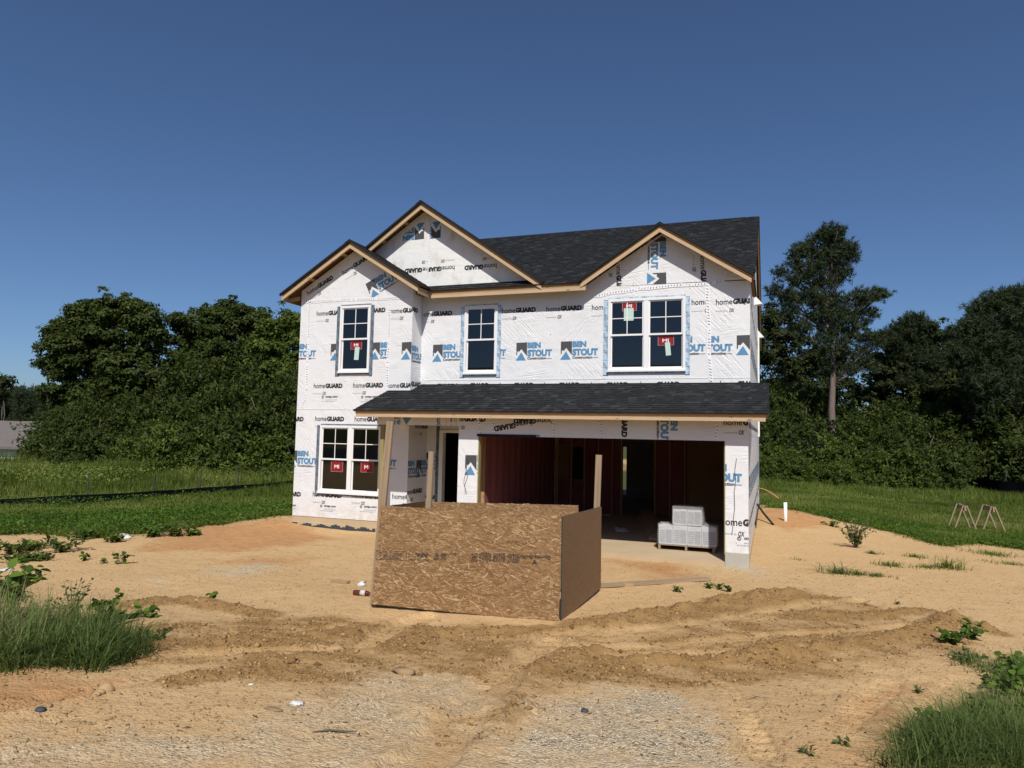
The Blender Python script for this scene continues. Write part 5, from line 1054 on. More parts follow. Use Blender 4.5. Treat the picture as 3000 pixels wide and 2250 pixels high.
def broad_tree(name, H, lobes, clusters, per, size, leafm, barkm, trunk_r, label, loc, cat='tree', group=None, csize=0.42, rz=0.0):
    o = thing(name, label, cat, loc, group, rz); segs = [([(0, 0, -0.3), (0.06, 0.02, H*0.18), (-0.08, 0.05, H*0.38), (0.05, 0, H*0.62)], [trunk_r*1.25, trunk_r, trunk_r*0.8, trunk_r*0.45])]
    for l in lobes[:14]:
        a = Vector((0, 0, H*random.uniform(0.18, 0.45))); b = Vector(l[:3]); mid = a.lerp(b, 0.5)+Vector((random.uniform(-.3, .3), random.uniform(-.3, .3), 0.2)); segs.append(([a, mid, b], [trunk_r*0.42, trunk_r*0.26, 0.02]))
    link('trunk', limb_mesh('trunk', segs, barkm), o); link('crown', crown_mesh('crown', lobes, clusters, per, size, leafm, csize), o); return o
def copy_tree(o, loc, rz, sc, label, group=None):
    c = o.copy(); COL.objects.link(c); c.location = loc; c.rotation_euler = (0, 0, rz); c.scale = (sc, sc, sc*1.0) if not isinstance(sc, tuple) else sc
    c['label'] = label
    if group: c['group'] = group
    for ch in list(o.children):
        k = ch.copy(); COL.objects.link(k); k.parent = c
    return c
def at(u, dist):
    """ground point at a horizontal distance in the direction of photo column u"""
    r = ray(u, 1290); r = r[:2]/np.linalg.norm(r[:2]); x, y = CAM[0]+r[0]*dist, CAM[1]+r[1]*dist; return (x, y, gz(x, y)-0.05)
def zat(v, dist): return CAM[2]+(1275-v)/FPX*dist
def pxlobes(u0, dist, spots, pine_=False):
    """lobes from photo spots (u,v,ru,rv px): offsets from the tree at column u0"""
    base = at(u0, dist); out = []
    k = dist*math.cos(math.atan((u0-1500)/FPX))/FPX
    for u, v, ru, rv in spots:
        hz = 1275+(u-1500)*0.0208; ru, rv = (ru*0.92, rv*1.18) if pine_ else (max(8, ru-12), max(6, rv-8)); out.append(((u-u0)*k*math.cos(_y), (u-u0)*k*math.sin(_y)+random.uniform(-0.4, 0.4)*ru*k, CAM[2]+(hz-v)*k-base[2], ru*k, ru*k*0.9, rv*k))
    return base, out
# two oaks on the left
b, lb = pxlobes(310, 44, [(205, 935, 50, 40), (250, 915, 60, 45), (330, 915, 75, 40), (395, 930, 60, 50), (170, 990, 45, 40), (135, 1050, 40, 30), (220, 1000, 90, 70), (330, 1000, 100, 80), (410, 1000, 60, 60), (160, 1080, 40, 40), (250, 1080, 100, 70), (370, 1090, 100, 70), (300, 1160, 120, 70), (170, 1150, 50, 40), (270, 900, 40, 25), (360, 897, 30, 22), (410, 955, 30, 25), (300, 1220, 120, 60), (112, 1046, 20, 11), (128, 1000, 24, 13), (150, 950, 24, 13), (188, 912, 18, 12), (218, 896, 20, 11), (250, 888, 16, 9), (305, 890, 26, 10), (425, 935, 22, 14), (438, 960, 16, 11), (150, 1120, 26, 14)])
broad_tree('oak_tree', 9.5, lb, 2600, 30, 0.17, 'oak_leaf', 'bark', 0.32, 'broad dark oak with a crown ragged on its open side', b)
b, lb = pxlobes(640, 46, [(560, 945, 60, 35), (620, 925, 60, 40), (690, 930, 60, 38), (520, 975, 40, 35), (640, 905, 30, 22), (740, 945, 40, 30), (560, 1010, 80, 50), (660, 1010, 90, 60), (760, 1000, 60, 50), (600, 1090, 110, 60), (720, 1090, 100, 60), (640, 1180, 130, 70), (460, 1000, 35, 30), (505, 955, 20, 12), (580, 915, 20, 11), (660, 893, 18, 10), (735, 925, 20, 12), (470, 990, 18, 10)])
broad_tree('oak_tree', 9.2, lb, 2300, 30, 0.17, 'oak_leaf', 'grey_bark', 0.30, 'rounded dark oak with pale bare twigs, close behind the shrubs beside the house', b)
b, lb = pxlobes(835, 42, [(810, 960, 55, 35), (870, 960, 55, 40), (780, 1010, 50, 40), (850, 1030, 80, 60), (830, 1110, 90, 60), (930, 980, 50, 50), (950, 1080, 80, 80), (850, 1180, 100, 60), (820, 935, 18, 22), (790, 940, 20, 12), (860, 925, 22, 12)])
broad_tree('locust_tree', 8.5, lb, 1800, 30, 0.15, 'shrub_leaf', 'bark', 0.18, 'light green feathery tree rising right against the corner of the house', b)
# shrubs: arching shoots with small leaves
def shrub_mesh(name, R, H, shoots, per, size, mat, seed):
    g = np.random.default_rng(seed); d = unit(np.stack([g.normal(size=shoots), g.normal(size=shoots), np.abs(g.normal(size=shoots))*0.9+0.05], 1))
    lump_ = 0.80+0.28*np.sin(3*np.arctan2(d[:, 1], d[:, 0])+seed)*np.cos(4*d[:, 2]+seed)+0.12*g.normal(size=shoots)
    start = d*np.array([R, R, H])*(lump_*0.72)[:, None]; end = start+unit(d*np.array([1, 1, 0.8])+g.normal(size=d.shape)*0.45+np.array([0, 0, 0.35]))*(0.45+0.75*g.random(shoots))[:, None]*R*0.42
    tt = g.random((shoots, per)); P = start[:, None]*(1-tt[..., None])+end[:, None]*tt[..., None]; P[..., 2] -= (tt**2)*0.16*R; P = P.reshape(-1, 3)+g.normal(size=(shoots*per, 3))*0.05
    N = unit(np.repeat(end-start, per, 0)*0.8/R+g.normal(size=P.shape)*0.5); fc = unit(np.repeat(d, per, 0)+np.array([0, 0, 0.7])); L = size*(0.7+0.7*g.random(len(P))); P[:, 2] = np.maximum(P[:, 2], 0.02)
    V, F = leaf_cards(P, N, L, L*0.55, fc); return arr_mesh(name, V, F, [M[mat]], tint={'tint': np.clip(np.repeat(g.random(shoots), per)*0.6+g.random(len(P))*0.45, 0, 1)})
def shrub_proto(name, R, H, shoots, per, size, mat, seed, label, loc, group):
    o = thing(name, label, 'shrub', loc, group); segs = []
    for k in range(7): a = 2*math.pi*k/7+0.3*seed; segs.append(([(0.1*math.cos(a), 0.1*math.sin(a), -0.1), (R*0.25*math.cos(a), R*0.25*math.sin(a), H*0.4), (R*0.5*math.cos(a), R*0.5*math.sin(a), H*0.68)], [0.05, 0.035, 0.012]))
    link('stem', limb_mesh('stem', segs, 'bark', 5), o); link('foliage', shrub_mesh('foliage', R, H, shoots, per, size, mat, seed), o); return o
GLS = 'shrubs massed along the wooded side'; GRS = 'shrubs massed behind the lawn'
LBL_L = 'dense arching green shrub in the thicket below the oaks'; LBL_R = 'dense leafy shrub in the thicket at the back of the lawn'
SP = [shrub_proto('shrub', 2.2, 2.6, 1500, 26, 0.125, 'shrub_leaf', 1, LBL_L, at(400, 39), GLS), shrub_proto('shrub', 2.5, 3.4, 1800, 26, 0.13, 'oak_leaf', 2, LBL_L, at(540, 41), GLS), shrub_proto('shrub', 2.0, 2.2, 1400, 26, 0.125, 'dark_leaf', 4, LBL_R, at(2330, 46), GRS)]
left = [(150, 43, .75, 2), (205, 42, .95, 0), (270, 41, 1.15, 1), (350, 42, 1.15, 0), (450, 40, 1.2, 1), (510, 37, 1.15, 0), (580, 39, 1.35, 1), (640, 36, 1.2, 0), (700, 38, 1.45, 1), (755, 35, 1.25, 0), (815, 37, 1.6, 1), (870, 34, 1.25, 0), (930, 36, 1.6, 1), (400, 43, 1.5, 1), (520, 43, 1.75, 1), (640, 42, 1.9, 1), (760, 41, 1.9, 1), (870, 40, 1.9, 1), (310, 44, 1.5, 1), (230, 45, 1.15, 1)]
for i, (u, dd, s, k) in enumerate(left): copy_tree(SP[k], at(u, dd), random.uniform(0, 6.28), (s, s, s*random.uniform(0.78, 1.15)), LBL_L, GLS)
right = [(2270, 43, 1.0, 0), (2300, 47, 1.5, 1), (2380, 44, 1.1, 0), (2440, 46, 1.2, 2), (2500, 43, 1.15, 0), (2560, 45, 1.4, 1), (2620, 42, 1.15, 0), (2680, 45, 1.35, 1), (2740, 42, 1.2, 0), (2800, 44, 1.4, 1), (2860, 41, 1.1, 2), (2910, 43, 1.4, 1), (2970, 42, 1.2, 0), (3040, 43, 1.5, 1), (3110, 42, 1.3, 0), (2350, 50, 1.9, 1), (2520, 50, 1.9, 1), (2660, 50, 2.0, 1), (2800, 50, 2.0, 1), (2930, 49, 2.0, 1), (2240, 49, 1.7, 1), (2600, 41, 0.75, 0), (2450, 42, 0.7, 0), (2300, 41, 0.8, 0)]
for i, (u, dd, s, k) in enumerate(right): f_ = random.uniform(0.85, 1.2); copy_tree(SP[k], at(u+random.uniform(-15, 15), dd+random.uniform(-1.5, 1.5)+(5.5 if u > 2720 else 0)), random.uniform(0, 6.28), (s*f_, s*f_, s*random.uniform(0.62, 1.3)), LBL_R, GRS)
# background hedgerow trees on the right, behind the shrubs
b, lb = pxlobes(2300, 55, [(2250, 920, 45, 40), (2300, 960, 50, 45), (2240, 1000, 60, 60), (2330, 1040, 80, 60), (2260, 1100, 90, 70), (2360, 1130, 90, 70), (2420, 1060, 60, 50), (2300, 1200, 110, 70), (2440, 1180, 90, 80)])
broad_tree('oak_tree', 10.5, lb, 2000, 26, 0.19, 'dark_leaf', 'bark', 0.25, 'dark broadleaf tree just past the house roof, behind the tall pine', b)
b, lb = pxlobes(2720, 54, [(2650, 1000, 60, 40), (2720, 985, 60, 40), (2760, 1040, 60, 50), (2640, 1060, 80, 60), (2740, 1090, 90, 60), (2820, 1080, 70, 60), (2660, 1150, 110, 70), (2800, 1170, 110, 70), (2580, 1120, 60, 60), (2720, 1230, 140, 60)])
broad_tree('oak_tree', 9.5, lb, 2200, 26, 0.19, 'dark_leaf', 'bark', 0.25, 'low rounded broadleaf tree filling the gap between the pines', b)
# pines
def pine(name, base, H, lean, pads, r0, label, tufts, seed, group=None):
    g = np.random.default_rng(seed); o = thing(name, label, 'tree', base, group); n = 9
    tr = [Vector((lean*(i/n)+0.06*math.sin(i*1.7), 0.05*math.cos(i), H*i/n-0.2)) for i in range(n+1)]; segs = [(tr, [max(0.05, r0*(1-0.85*i/n)) for i in range(n+1)])]
    for (x, y, z, rx, ry, rz_) in pads:
        zt = min(max(z*0.92-0.12*abs(x), H*0.2), H*0.97); i = zt/H*n; a = tr[min(n, int(i))]; c_ = Vector((x, y, z)); mid = a.lerp(c_, 0.55)+Vector((0, 0, -0.05*abs(x))); segs.append(([a, mid, c_], [0.08, 0.05, 0.02]))
        for k in range(3): e = c_+Vector((random.uniform(-1, 1)*rx*0.8, random.uniform(-1, 1)*ry*0.8, random.uniform(-.2, .6)*rz_)); segs.append(([mid, mid.lerp(e, 0.5)+Vector((0, 0, 0.05)), e], [0.035, 0.022, 0.01]))
    link('trunk', limb_mesh('trunk', segs, 'pine_bark', 7), o)
    C, d = shell_points(pads, tufts, 0.15); C = C+g.normal(size=C.shape)*np.array([0.13, 0.13, 0.09]); per = 16; P = np.repeat(C, per, 0)+g.normal(size=(tufts*per, 3))*0.05; N = unit(g.normal(size=P.shape)+np.repeat(d, per, 0)*0.5+np.array([0, 0, 0.35])); L = 0.26*(0.7+0.6*g.random(len(P)))
    V, F = leaf_cards(P, N, L, np.full(len(P), 0.045)); link('crown', arr_mesh('crown', V, F, [M['pine_needle']], tint={'tint': np.clip(np.repeat(g.random(tufts), per)*0.6+g.random(len(P))*0.45, 0, 1)}), o); return o
b, lb = pxlobes(2440, 46, [(2440, 680, 50, 22), (2390, 710, 50, 28), (2470, 715, 45, 30), (2350, 735, 35, 22), (2500, 745, 30, 25), (2430, 750, 60, 30), (2330, 760, 25, 18), (2380, 790, 50, 25), (2470, 790, 45, 25), (2290, 795, 28, 14), (2340, 815, 40, 18), (2420, 825, 45, 18), (2270, 845, 28, 22), (2310, 865, 45, 25), (2370, 870, 50, 22), (2440, 880, 50, 28), (2520, 875, 45, 22), (2570, 860, 40, 18), (2595, 850, 22, 12), (2320, 910, 35, 18), (2400, 920, 45, 20), (2470, 930, 50, 25), (2540, 920, 40, 22), (2430, 965, 45, 20), (2350, 960, 40, 25), (2510, 975, 45, 22), (2440, 1010, 60, 25), (2500, 1040, 60, 25), (2560, 1000, 40, 22), (2460, 1080, 60, 22), (2530, 1070, 40, 18)], True)
pine('pine_tree', b, 13.6, 0.0, lb, 0.27, 'tall slender pine with open irregular layered crown standing above all others', 3200, 21)
b, lb = pxlobes(2960, 48, [(2930, 880, 50, 28), (2980, 870, 60, 30), (2880, 910, 45, 28), (2950, 930, 80, 40), (3030, 900, 60, 40), (2860, 950, 40, 25), (2820, 980, 40, 28), (2890, 1000, 70, 40), (2980, 1010, 80, 50), (3060, 990, 60, 50), (2850, 1050, 60, 35), (2930, 1080, 80, 45), (3020, 1090, 80, 50), (2870, 1120, 60, 40), (2960, 1160, 90, 50), (2900, 1200, 60, 40), (3040, 1190, 60, 50), (2800, 1030, 30, 25)], True)
pine('pine_tree', b, 10.2, 0.2, lb, 0.28, 'bushy dark pine with a domed crown at the far end of the tree line', 5200, 22)
b, lb = pxlobes(2680, 52, [(2680, 945, 45, 22), (2650, 970, 45, 25), (2710, 970, 45, 25), (2620, 1000, 40, 25), (2690, 1010, 60, 30), (2740, 1000, 35, 22), (2590, 990, 30, 18), (2660, 1050, 70, 30), (2730, 1060, 50, 30), (2680, 1110, 80, 30)], True)
pine('pine_tree', b, 9.0, 0.0, lb, 0.22, 'middling pine whose pale needle tips show between the tall pine and the domed one', 2600, 23)
# distant pines far left, beyond the neighbour's house
b, lb = pxlobes(60, 95, [(60, 1150, 22, 14), (45, 1170, 26, 18), (75, 1175, 26, 18), (60, 1200, 32, 24), (60, 1235, 32, 20)], True)
fp_ = pine('pine_tree', b, 9.0, 0.0, lb, 0.2, 'distant pine in the hazy stand above the grey roof', 900, 24, 'distant pines above the grey roof')
for k, (u, dd, s) in enumerate(((10, 98, 0.95), (100, 100, 1.0), (130, 94, 0.9), (-30, 96, 0.95), (160, 104, 1.0), (35, 108, 1.05), (85, 110, 1.08), (190, 100, 0.95), (-70, 100, 1.0), (150, 112, 1.1))): copy_tree(fp_, at(u, dd), k*1.3, s, 'distant pine in the hazy stand above the grey roof', 'distant pines above the grey roof')
b, lb = pxlobes(-8, 60, [(-4, 1118, 12, 8), (-30, 1125, 25, 18), (-2, 1135, 10, 7), (-35, 1160, 30, 25), (-40, 1210, 30, 25)])
broad_tree('oak_tree', 6.0, lb, 160, 20, 0.22, 'dark_leaf', 'bark', 0.15, 'broadleaf tree whose tip just shows in front of the distant pines', b)
# ---- grass
def blades(P, hgt, wid, lean, mat, name, seg=2, curl=0.5, ang=None):
    n = len(P); a = RNG.random(n)*2*math.pi if ang is None else ang; dr = np.stack([np.cos(a), np.sin(a), np.zeros(n)], 1); sd = np.stack([-np.sin(a), np.cos(a), np.zeros(n)], 1)
    rings = []
    for k in range(seg+1):
        f = k/seg; c = P+np.array([0, 0, 1])*(hgt*f*(1-0.35*curl*lean*f))[:, None]+dr*(hgt*lean*f*f)[:, None]
        wv = (wid*(1-f)**0.7*0.5)[:, None] if k < seg else None
        rings.append(np.stack([c-sd*wv, c+sd*wv], 1) if wv is not None else c[:, None])
    V = np.concatenate(rings, 1); vp = V.shape[1]; V = V.reshape(-1, 3); b = (np.arange(n)*vp)[:, None]; F = []
    for k in range(seg-1): F += [b+np.array([[2*k, 2*k+1, 2*k+3]]), b+np.array([[2*k, 2*k+3, 2*k+2]])]
    F.append(b+np.array([[2*seg-2, 2*seg-1, 2*seg]])); F = np.concatenate(F, 0); tnt = np.clip(RNG.random(n)*0.6+0.75*(fbm(P[:, 0]*0.22, P[:, 1]*0.22, 4)+0.28), 0, 1)
    nf = 2*(seg-1)+1; return arr_mesh(name, V, F, [M[mat]], tint={'tint': np.tile(tnt, nf)})
def scatter(n, u0, u1, d0, d1, keep):
    """random ground spots in a fan of directions, even per square metre"""
    u = RNG.uniform(u0, u1, n); dd = np.sqrt(RNG.uniform(d0*d0, d1*d1, n)); r = FW[None, :2]+RT[None, :2]*((u-1500)/FPX)[:, None]; r = r/np.linalg.norm(r, axis=1)[:, None]; X, Y = CAM[0]+r[:, 0]*dd, CAM[1]+r[:, 1]*dd
    k = keep(X, Y); X, Y = X[k], Y[k]; return np.stack([X, Y, ground_h(X, Y)-0.01], 1)
inhouse = lambda X, Y: (X > XL-0.3) & (X < 0.3) & (Y > -0.3) & (Y < BACKY+0.3)
def in_grass(thr): return lambda X, Y: (masks(X, Y)[0] > thr+0.45*np.clip(fbm(X*1.1, Y*1.1, 3), -0.5, 1)) & ~inhouse(X, Y)
Pg = np.concatenate([scatter(220000, -200, 1000, 14, 24, in_grass(0.45)), scatter(190000, -200, 1000, 24, 42, in_grass(0.4))]); dist = np.hypot(Pg[:, 0]-CAM[0], Pg[:, 1]-CAM[1])
tall = sstep(26, 32, dist)*(0.35+0.75*np.clip(fbm(Pg[:, 0]*0.35, Pg[:, 1]*0.35, 3)+0.5, 0, 1.2)); hgt = (0.06+0.11*RNG.random(len(Pg)))*(0.8+0.5*fbm(Pg[:, 0]*0.6, Pg[:, 1]*0.6, 2))+tall*(0.35+0.75*RNG.random(len(Pg)))
tag(link('grass', blades(Pg, hgt, 0.012+0.0006*dist, 0.25+0.5*RNG.random(len(Pg)), 'field_grass', 'grass', 1)), 'rough green grass and weeds in the field below the oaks', 'grass', kind='stuff')
Pg = np.concatenate([scatter(240000, 2150, 3150, 17, 34, in_grass(0.45)), scatter(90000, 2150, 3150, 34, 46, in_grass(0.4))]); dist = np.hypot(Pg[:, 0]-CAM[0], Pg[:, 1]-CAM[1])
hgt = (0.10+0.15*RNG.random(len(Pg)))*(0.85+0.6*fbm(Pg[:, 0]*0.5, Pg[:, 1]*0.5, 2))+0.35*sstep(34, 40, dist)*RNG.random(len(Pg))
tag(link('grass', blades(Pg, hgt, 0.012+0.0006*dist, 0.25+0.5*RNG.random(len(Pg)), 'field_grass', 'grass', 1)), 'rough green lawn beyond the bare sand and sawhorses', 'grass', kind='stuff')
# broad-leaved ground weeds at the edge of the sand and along the silt fence
def weed_leaves(C, per, spread, hgt, size, mat, name):
    n = len(C)*per; P = np.repeat(C, per, 0)+np.stack([RNG.normal(size=n)*spread, RNG.normal(size=n)*spread, RNG.random(n)*hgt+0.02], 1); N = unit(RNG.normal(size=(n, 3))*np.array([1, 1, 0.5])+np.array([0, 0, 0.25])); L = size*(0.6+0.8*RNG.random(n))
    V, F = leaf_cards(P, N, L, L*0.75); return arr_mesh(name, V, F, [M[mat]], tint={'tint': np.clip(np.repeat(RNG.random(len(C)), per)*0.5+RNG.random(n)*0.55, 0, 1)})
fence_px = [gpt(cL(*p)) for p in ((0, 950), (400, 935), (700, 925), (1000, 912), (1300, 890), (1500, 875), (1750, 862), (2050, 845))]; Cf = []
for a, b in zip(fence_px[:-1], fence_px[1:]):
    for k in range(9): p = a+(b-a)*RNG.random(); Cf.append((p[0]+0.3*RNG.normal(), p[1]-0.75+0.3*RNG.normal(), gz(p[0], p[1])))
Ce = scatter(1500, -200, 980, 13, 22, lambda X, Y: (masks(X, Y)[0] > 0.12+0.6*np.abs(fbm(X*1.5, Y*1.5, 3))) & ~inhouse(X, Y))
tag(link('ground_weeds', weed_leaves(np.concatenate([np.array(Cf), Ce]), 30, 0.16, 0.24, 0.055, 'weed_leaf', 'ground_weeds')), 'low leafy weeds along the black silt fence and sand edge', 'weeds', kind='stuff')
Ct = scatter(420, -150, 960, 29.5, 39, lambda X, Y: (masks(X, Y)[0] > 0.5) & (fbm(X*0.25, Y*0.25, 3) > -0.02) & ~inhouse(X, Y))
tag(link('tall_weeds', weed_leaves(Ct, 90, 0.42, 0.80, 0.085, 'field_grass', 'tall_weeds')), 'tall bright leafy weeds standing in the field behind the black silt fence', 'weeds', kind='stuff')
Ce = scatter(3200, 2250, 3100, 15, 24, lambda X, Y: (masks(X, Y)[0] > 0.15+0.6*np.abs(fbm(X*1.5, Y*1.5, 3))) & ~inhouse(X, Y))
tag(link('ground_weeds', weed_leaves(Ce, 26, 0.17, 0.13, 0.045, 'weed_leaf', 'ground_weeds')), 'low leafy weeds where the lawn thins into sand', 'weeds', kind='stuff')
# foreground grass clumps
def clump(poly_px, c, n, h0, h1, label, lean=0.75, wid=0.0095):
    pl = np.array(gline(c, *poly_px)); lo, hi = pl.min(0), pl.max(0); X = RNG.uniform(lo[0], hi[0], n*4); Y = RNG.uniform(lo[1], hi[1], n*4); k = poly_mask(X+0.08*fbm(X*4, Y*4, 3), Y+0.08*fbm(X*4+9, Y*4, 3), pl, 0.12) > RNG.random(len(X)); X, Y = X[k][:n], Y[k][:n]; n = len(X)
    nc_ = max(8, n//22); cx, cy = X[:nc_].copy(), Y[:nc_].copy(); k = RNG.integers(0, nc_, n); X = cx[k]+RNG.normal(size=n)*0.055; Y = cy[k]+RNG.normal(size=n)*0.055
    e = poly_mask(X, Y, pl, 0.35); th_ = (0.35+1.1*RNG.random(nc_)**1.2)[k]; hg = (h0+(h1-h0)*RNG.random(n)**1.3)*(0.40+0.60*e)*th_; P = np.stack([X, Y, ground_h(X, Y)-0.01], 1); ang = np.arctan2(Y-cy[k], X-cx[k])+RNG.normal(size=n)*0.7
    o = link('grass_clump', blades(P, hg, wid*(0.6+0.8*RNG.random(n)), lean*(0.25+2.0*RNG.random(n)**1.3), 'near_grass', 'grass_clump', 4, 0.75, ang)); return tag(o, label, 'grass', kind='stuff')
clump([(-500, 760), (0, 790), (300, 800), (600, 860), (900, 850), (1080, 900), (1120, 990), (950, 1110), (700, 1150), (350, 1110), (0, 1150), (-500, 1200)], cl, 10000, 0.14, 0.44, 'thick clump of long dark grass growing beside the torn black cloth')
clump([(1120, 1420), (1230, 1200), (1450, 1040), (1750, 960), (2000, 880), (2250, 700), (2600, 700), (2600, 1420)], cr, 12000, 0.08, 0.32, 'thick clump of long green grass beside the tread marked sand', 0.85, 0.008)
clump([(1800, 600), (1950, 520), (2212, 490), (2400, 480), (2400, 620), (2000, 640)], cr, 2200, 0.05, 0.14, 'short grass creeping over sand behind the thick grass clump')
clump([(1650, 480), (1800, 470), (1900, 560), (1700, 570)], cr, 350, 0.06, 0.15, 'small grass tuft on sand below the pair of leafy weeds')
# leafy weeds, each a plant of its own
def weed(px, c, R, H, n, size, mat, label, group=None, seed=1, name='weed_plant', bushy=False):
    q = gpt(c(*px)); o = thing(name, label, 'plant', (q[0], q[1], gz(q[0], q[1])), group); g = np.random.default_rng(seed); segs = []; P = []; N = []
    k = max(3, n//12)
    for i in range(k):
        a = 2*math.pi*(i+g.random())/k; r = R*(0.35+0.65*g.random()); h = H*(0.55+0.45*g.random()); e = np.array([r*math.cos(a), r*math.sin(a), h]); md = e*np.array([0.4, 0.4, 0.6]); segs.append(([(0, 0, -0.02), tuple(md), tuple(e)], [0.006, 0.0045, 0.002] if R > 0.12 else [0.003, 0.0025, 0.001]))
        for j in range(n//k):
            tt = 0.15+0.85*g.random(); p = (2*tt*(1-tt))*md+tt*tt*e; P.append(p+g.normal(size=3)*size*0.15); N.append(np.array([math.cos(a), math.sin(a), 0])*0.4+g.normal(size=3)*np.array([1, 1, 0.5])+np.array([0, 0, 0.2]))
    P = np.array(P); N = unit(np.array(N)); L = size*(0.6+0.8*g.random(len(P))); link('stem', limb_mesh('stem', segs, 'bark', 4), o)
    s = np.cross(N, g.normal(size=N.shape)+np.array([0, 0, 1.5])); V = []
    if bushy or size < 0.048: V, F = leaf_cards(P, N, L, L*0.5, None, False)
    else: V, F = round_leaves(P, N, L, L*0.85, unit(g.normal(size=N.shape)*0.35+np.array([0, -0.15, 1.0])))
    tn_ = g.random(len(P)); tn_ = np.tile(tn_, len(F)//len(P)); link('leaf', arr_mesh('leaf', V, F, [M[mat]], tint={'tint': tn_}), o); o.children[-1]['kind'] = 'stuff'; return o
weed((60, 700), cl, 0.40, 0.46, 230, 0.088, 'weed_leaf', 'tall leafy weed with large round leaves standing above the long dark grass', seed=2)
weed((-60, 760), cl, 0.35, 0.52, 170, 0.088, 'weed_leaf', 'tallest leafy weed behind the long dark grass, cut off by it', seed=12)
weed((570, 760), cl, 0.26, 0.42, 150, 0.045, 'shrub_leaf', 'wispy small leaved weed rising out of the long dark grass', seed=3, bushy=True)
weed((850, 720), cl, 0.17, 0.22, 70, 0.066, 'weed_leaf', 'bright green round leaved weed beside the torn black cloth', seed=4); weed((920, 740), cl, 0.15, 0.12, 50, 0.06, 'weed_leaf', 'low spreading weed at the foot of the torn black cloth', seed=5)
weed((1200, 715), cl, 0.12, 0.10, 34, 0.07, 'weed_leaf', 'small leafy weed alone on the clods past the torn black cloth', seed=6)
weed((1260, 900), cl, 0.15, 0.08, 60, 0.06, 'near_grass', 'flat tuft of grassy weed on sand just off the grass clump', seed=7, bushy=True)
weed((980, 285), cl, 0.14, 0.22, 40, 0.075, 'weed_leaf', 'upright seedling with a few leaves alone on the open sand', seed=8); weed((690, 250), cl, 0.14, 0.10, 36, 0.06, 'weed_leaf', 'small seedling on open sand below the creeping weeds', seed=9); weed((845, 275), cl, 0.10, 0.08, 26, 0.055, 'weed_leaf', 'tiny seedling between two taller ones on open sand', seed=10); weed((200, 325), cl, 0.08, 0.06, 20, 0.05, 'weed_leaf', 'tiny seedling close to the flat white paper sheet', seed=11); weed((1722, 605), cl, 0.08, 0.05, 26, 0.05, 'weed_leaf', 'tiny flat seedling on sand behind the heap of clods', seed=13)
for i, (px, R, H, lb) in enumerate((((120, 200), 0.5, 0.25, 'spreading weed patch on sand below the field grass'), ((250, 165), 0.5, 0.12, 'yellowish low weed mat next to the spreading patch'), ((500, 185), 0.5, 0.25, 'broad weed patch on sand between the sack and the creeping mats'), ((180, 260), 0.45, 0.08, 'flat creeping weed mat lowest on the sand'), ((320, 245), 0.4, 0.10, 'thin creeping weed strip beside the flat mat'), ((680, 85), 0.35, 0.28, 'leafy weed beside the white sack'), ((940, 105), 0.22, 0.15, 'small weed just below the white sack'), ((1240, 60), 0.35, 0.25, 'weed clump on sand past the white sack'), ((1420, 55), 0.45, 0.28, 'weed clump closest to the orange mound by the house'), ((1560, 50), 0.2, 0.12, 'last small weed before the orange mound by the house'))): weed(px, cl, R, H, 170, 0.07, 'weed_leaf' if i % 2 else 'shrub_leaf', lb, seed=30+i)
weed((850, 845), cR, 0.42, 0.72, 420, 0.062, 'shrub_leaf', 'round upright bush standing alone on the sand slope', seed=51, bushy=True, name='bush')
weed((650, 668), cR, 0.28, 0.14, 70, 0.07, 'weed_leaf', 'small weed on the slope of the orange mound', seed=52)
for i, (px, R, H, lb) in enumerate((((700, 1050), 0.30, 0.26, 'dark green grass tussock on the sand nearest the gravel'), ((1120, 990), 0.36, 0.16, 'bright grass tuft in the middle of the sand slope'), ((1330, 920), 0.30, 0.12, 'grass tuft uphill of the bright one'), ((1600, 1010), 0.30, 0.34, 'tall thin weed at the end of the row of tufts'), ((1430, 1005), 0.34, 0.10, 'low creeping tuft before the tall thin weed'), ((870, 1065), 0.25, 0.12, 'sprawling weed between the dark tussock and bright tuft'), ((1010, 1075), 0.25, 0.10, 'trailing grass below the bright tuft'), ((1950, 900), 0.6, 0.16, 'wide grassy mat where the sand meets the lawn'), ((2100, 980), 0.5, 0.12, 'thin grassy mat below the wide one'), ((400, 945), 0.18, 0.08, 'dry spidery weed on sand close to the garage'), ((980, 890), 0.14, 0.10, 'tiny weed in front of the round bush'))):
    q = gpt(cR(*px)); n = (110 if i != 7 else 220) if i != 9 else 18; a = RNG.random(n)*6.28; r = R*np.abs(RNG.normal(size=n))*0.6; X, Y = q[0]+r*np.cos(a), q[1]+r*np.sin(a)*0.7; z0 = gz(q[0], q[1]); P = np.stack([X-q[0], Y-q[1], ground_h(X, Y)-z0], 1)
    o = link('grass_tuft', blades(P, H*(0.4+0.8*RNG.random(n)), np.full(n, 0.013), 0.6+1.3*RNG.random(n), 'near_grass' if i in (0, 6) else 'field_grass', 'grass_tuft', 3, 0.9)); o.location = (q[0], q[1], z0); tag(o, lb, 'grass tuft', 'grass tufts on the sand slope')
weed((1620, 370), cr, 0.20, 0.16, 110, 0.06, 'weed_leaf', 'bigger leafy weed growing on the churned ridge', seed=61); weed((1790, 340), cr, 0.17, 0.20, 90, 0.06, 'weed_leaf', 'smaller leafy weed beside the bigger one on the churned ridge', seed=62); weed((1740, 520), cr, 0.20, 0.10, 110, 0.055, 'near_grass', 'flat sprawling weed on sand behind the thick grass', seed=63, bushy=True)
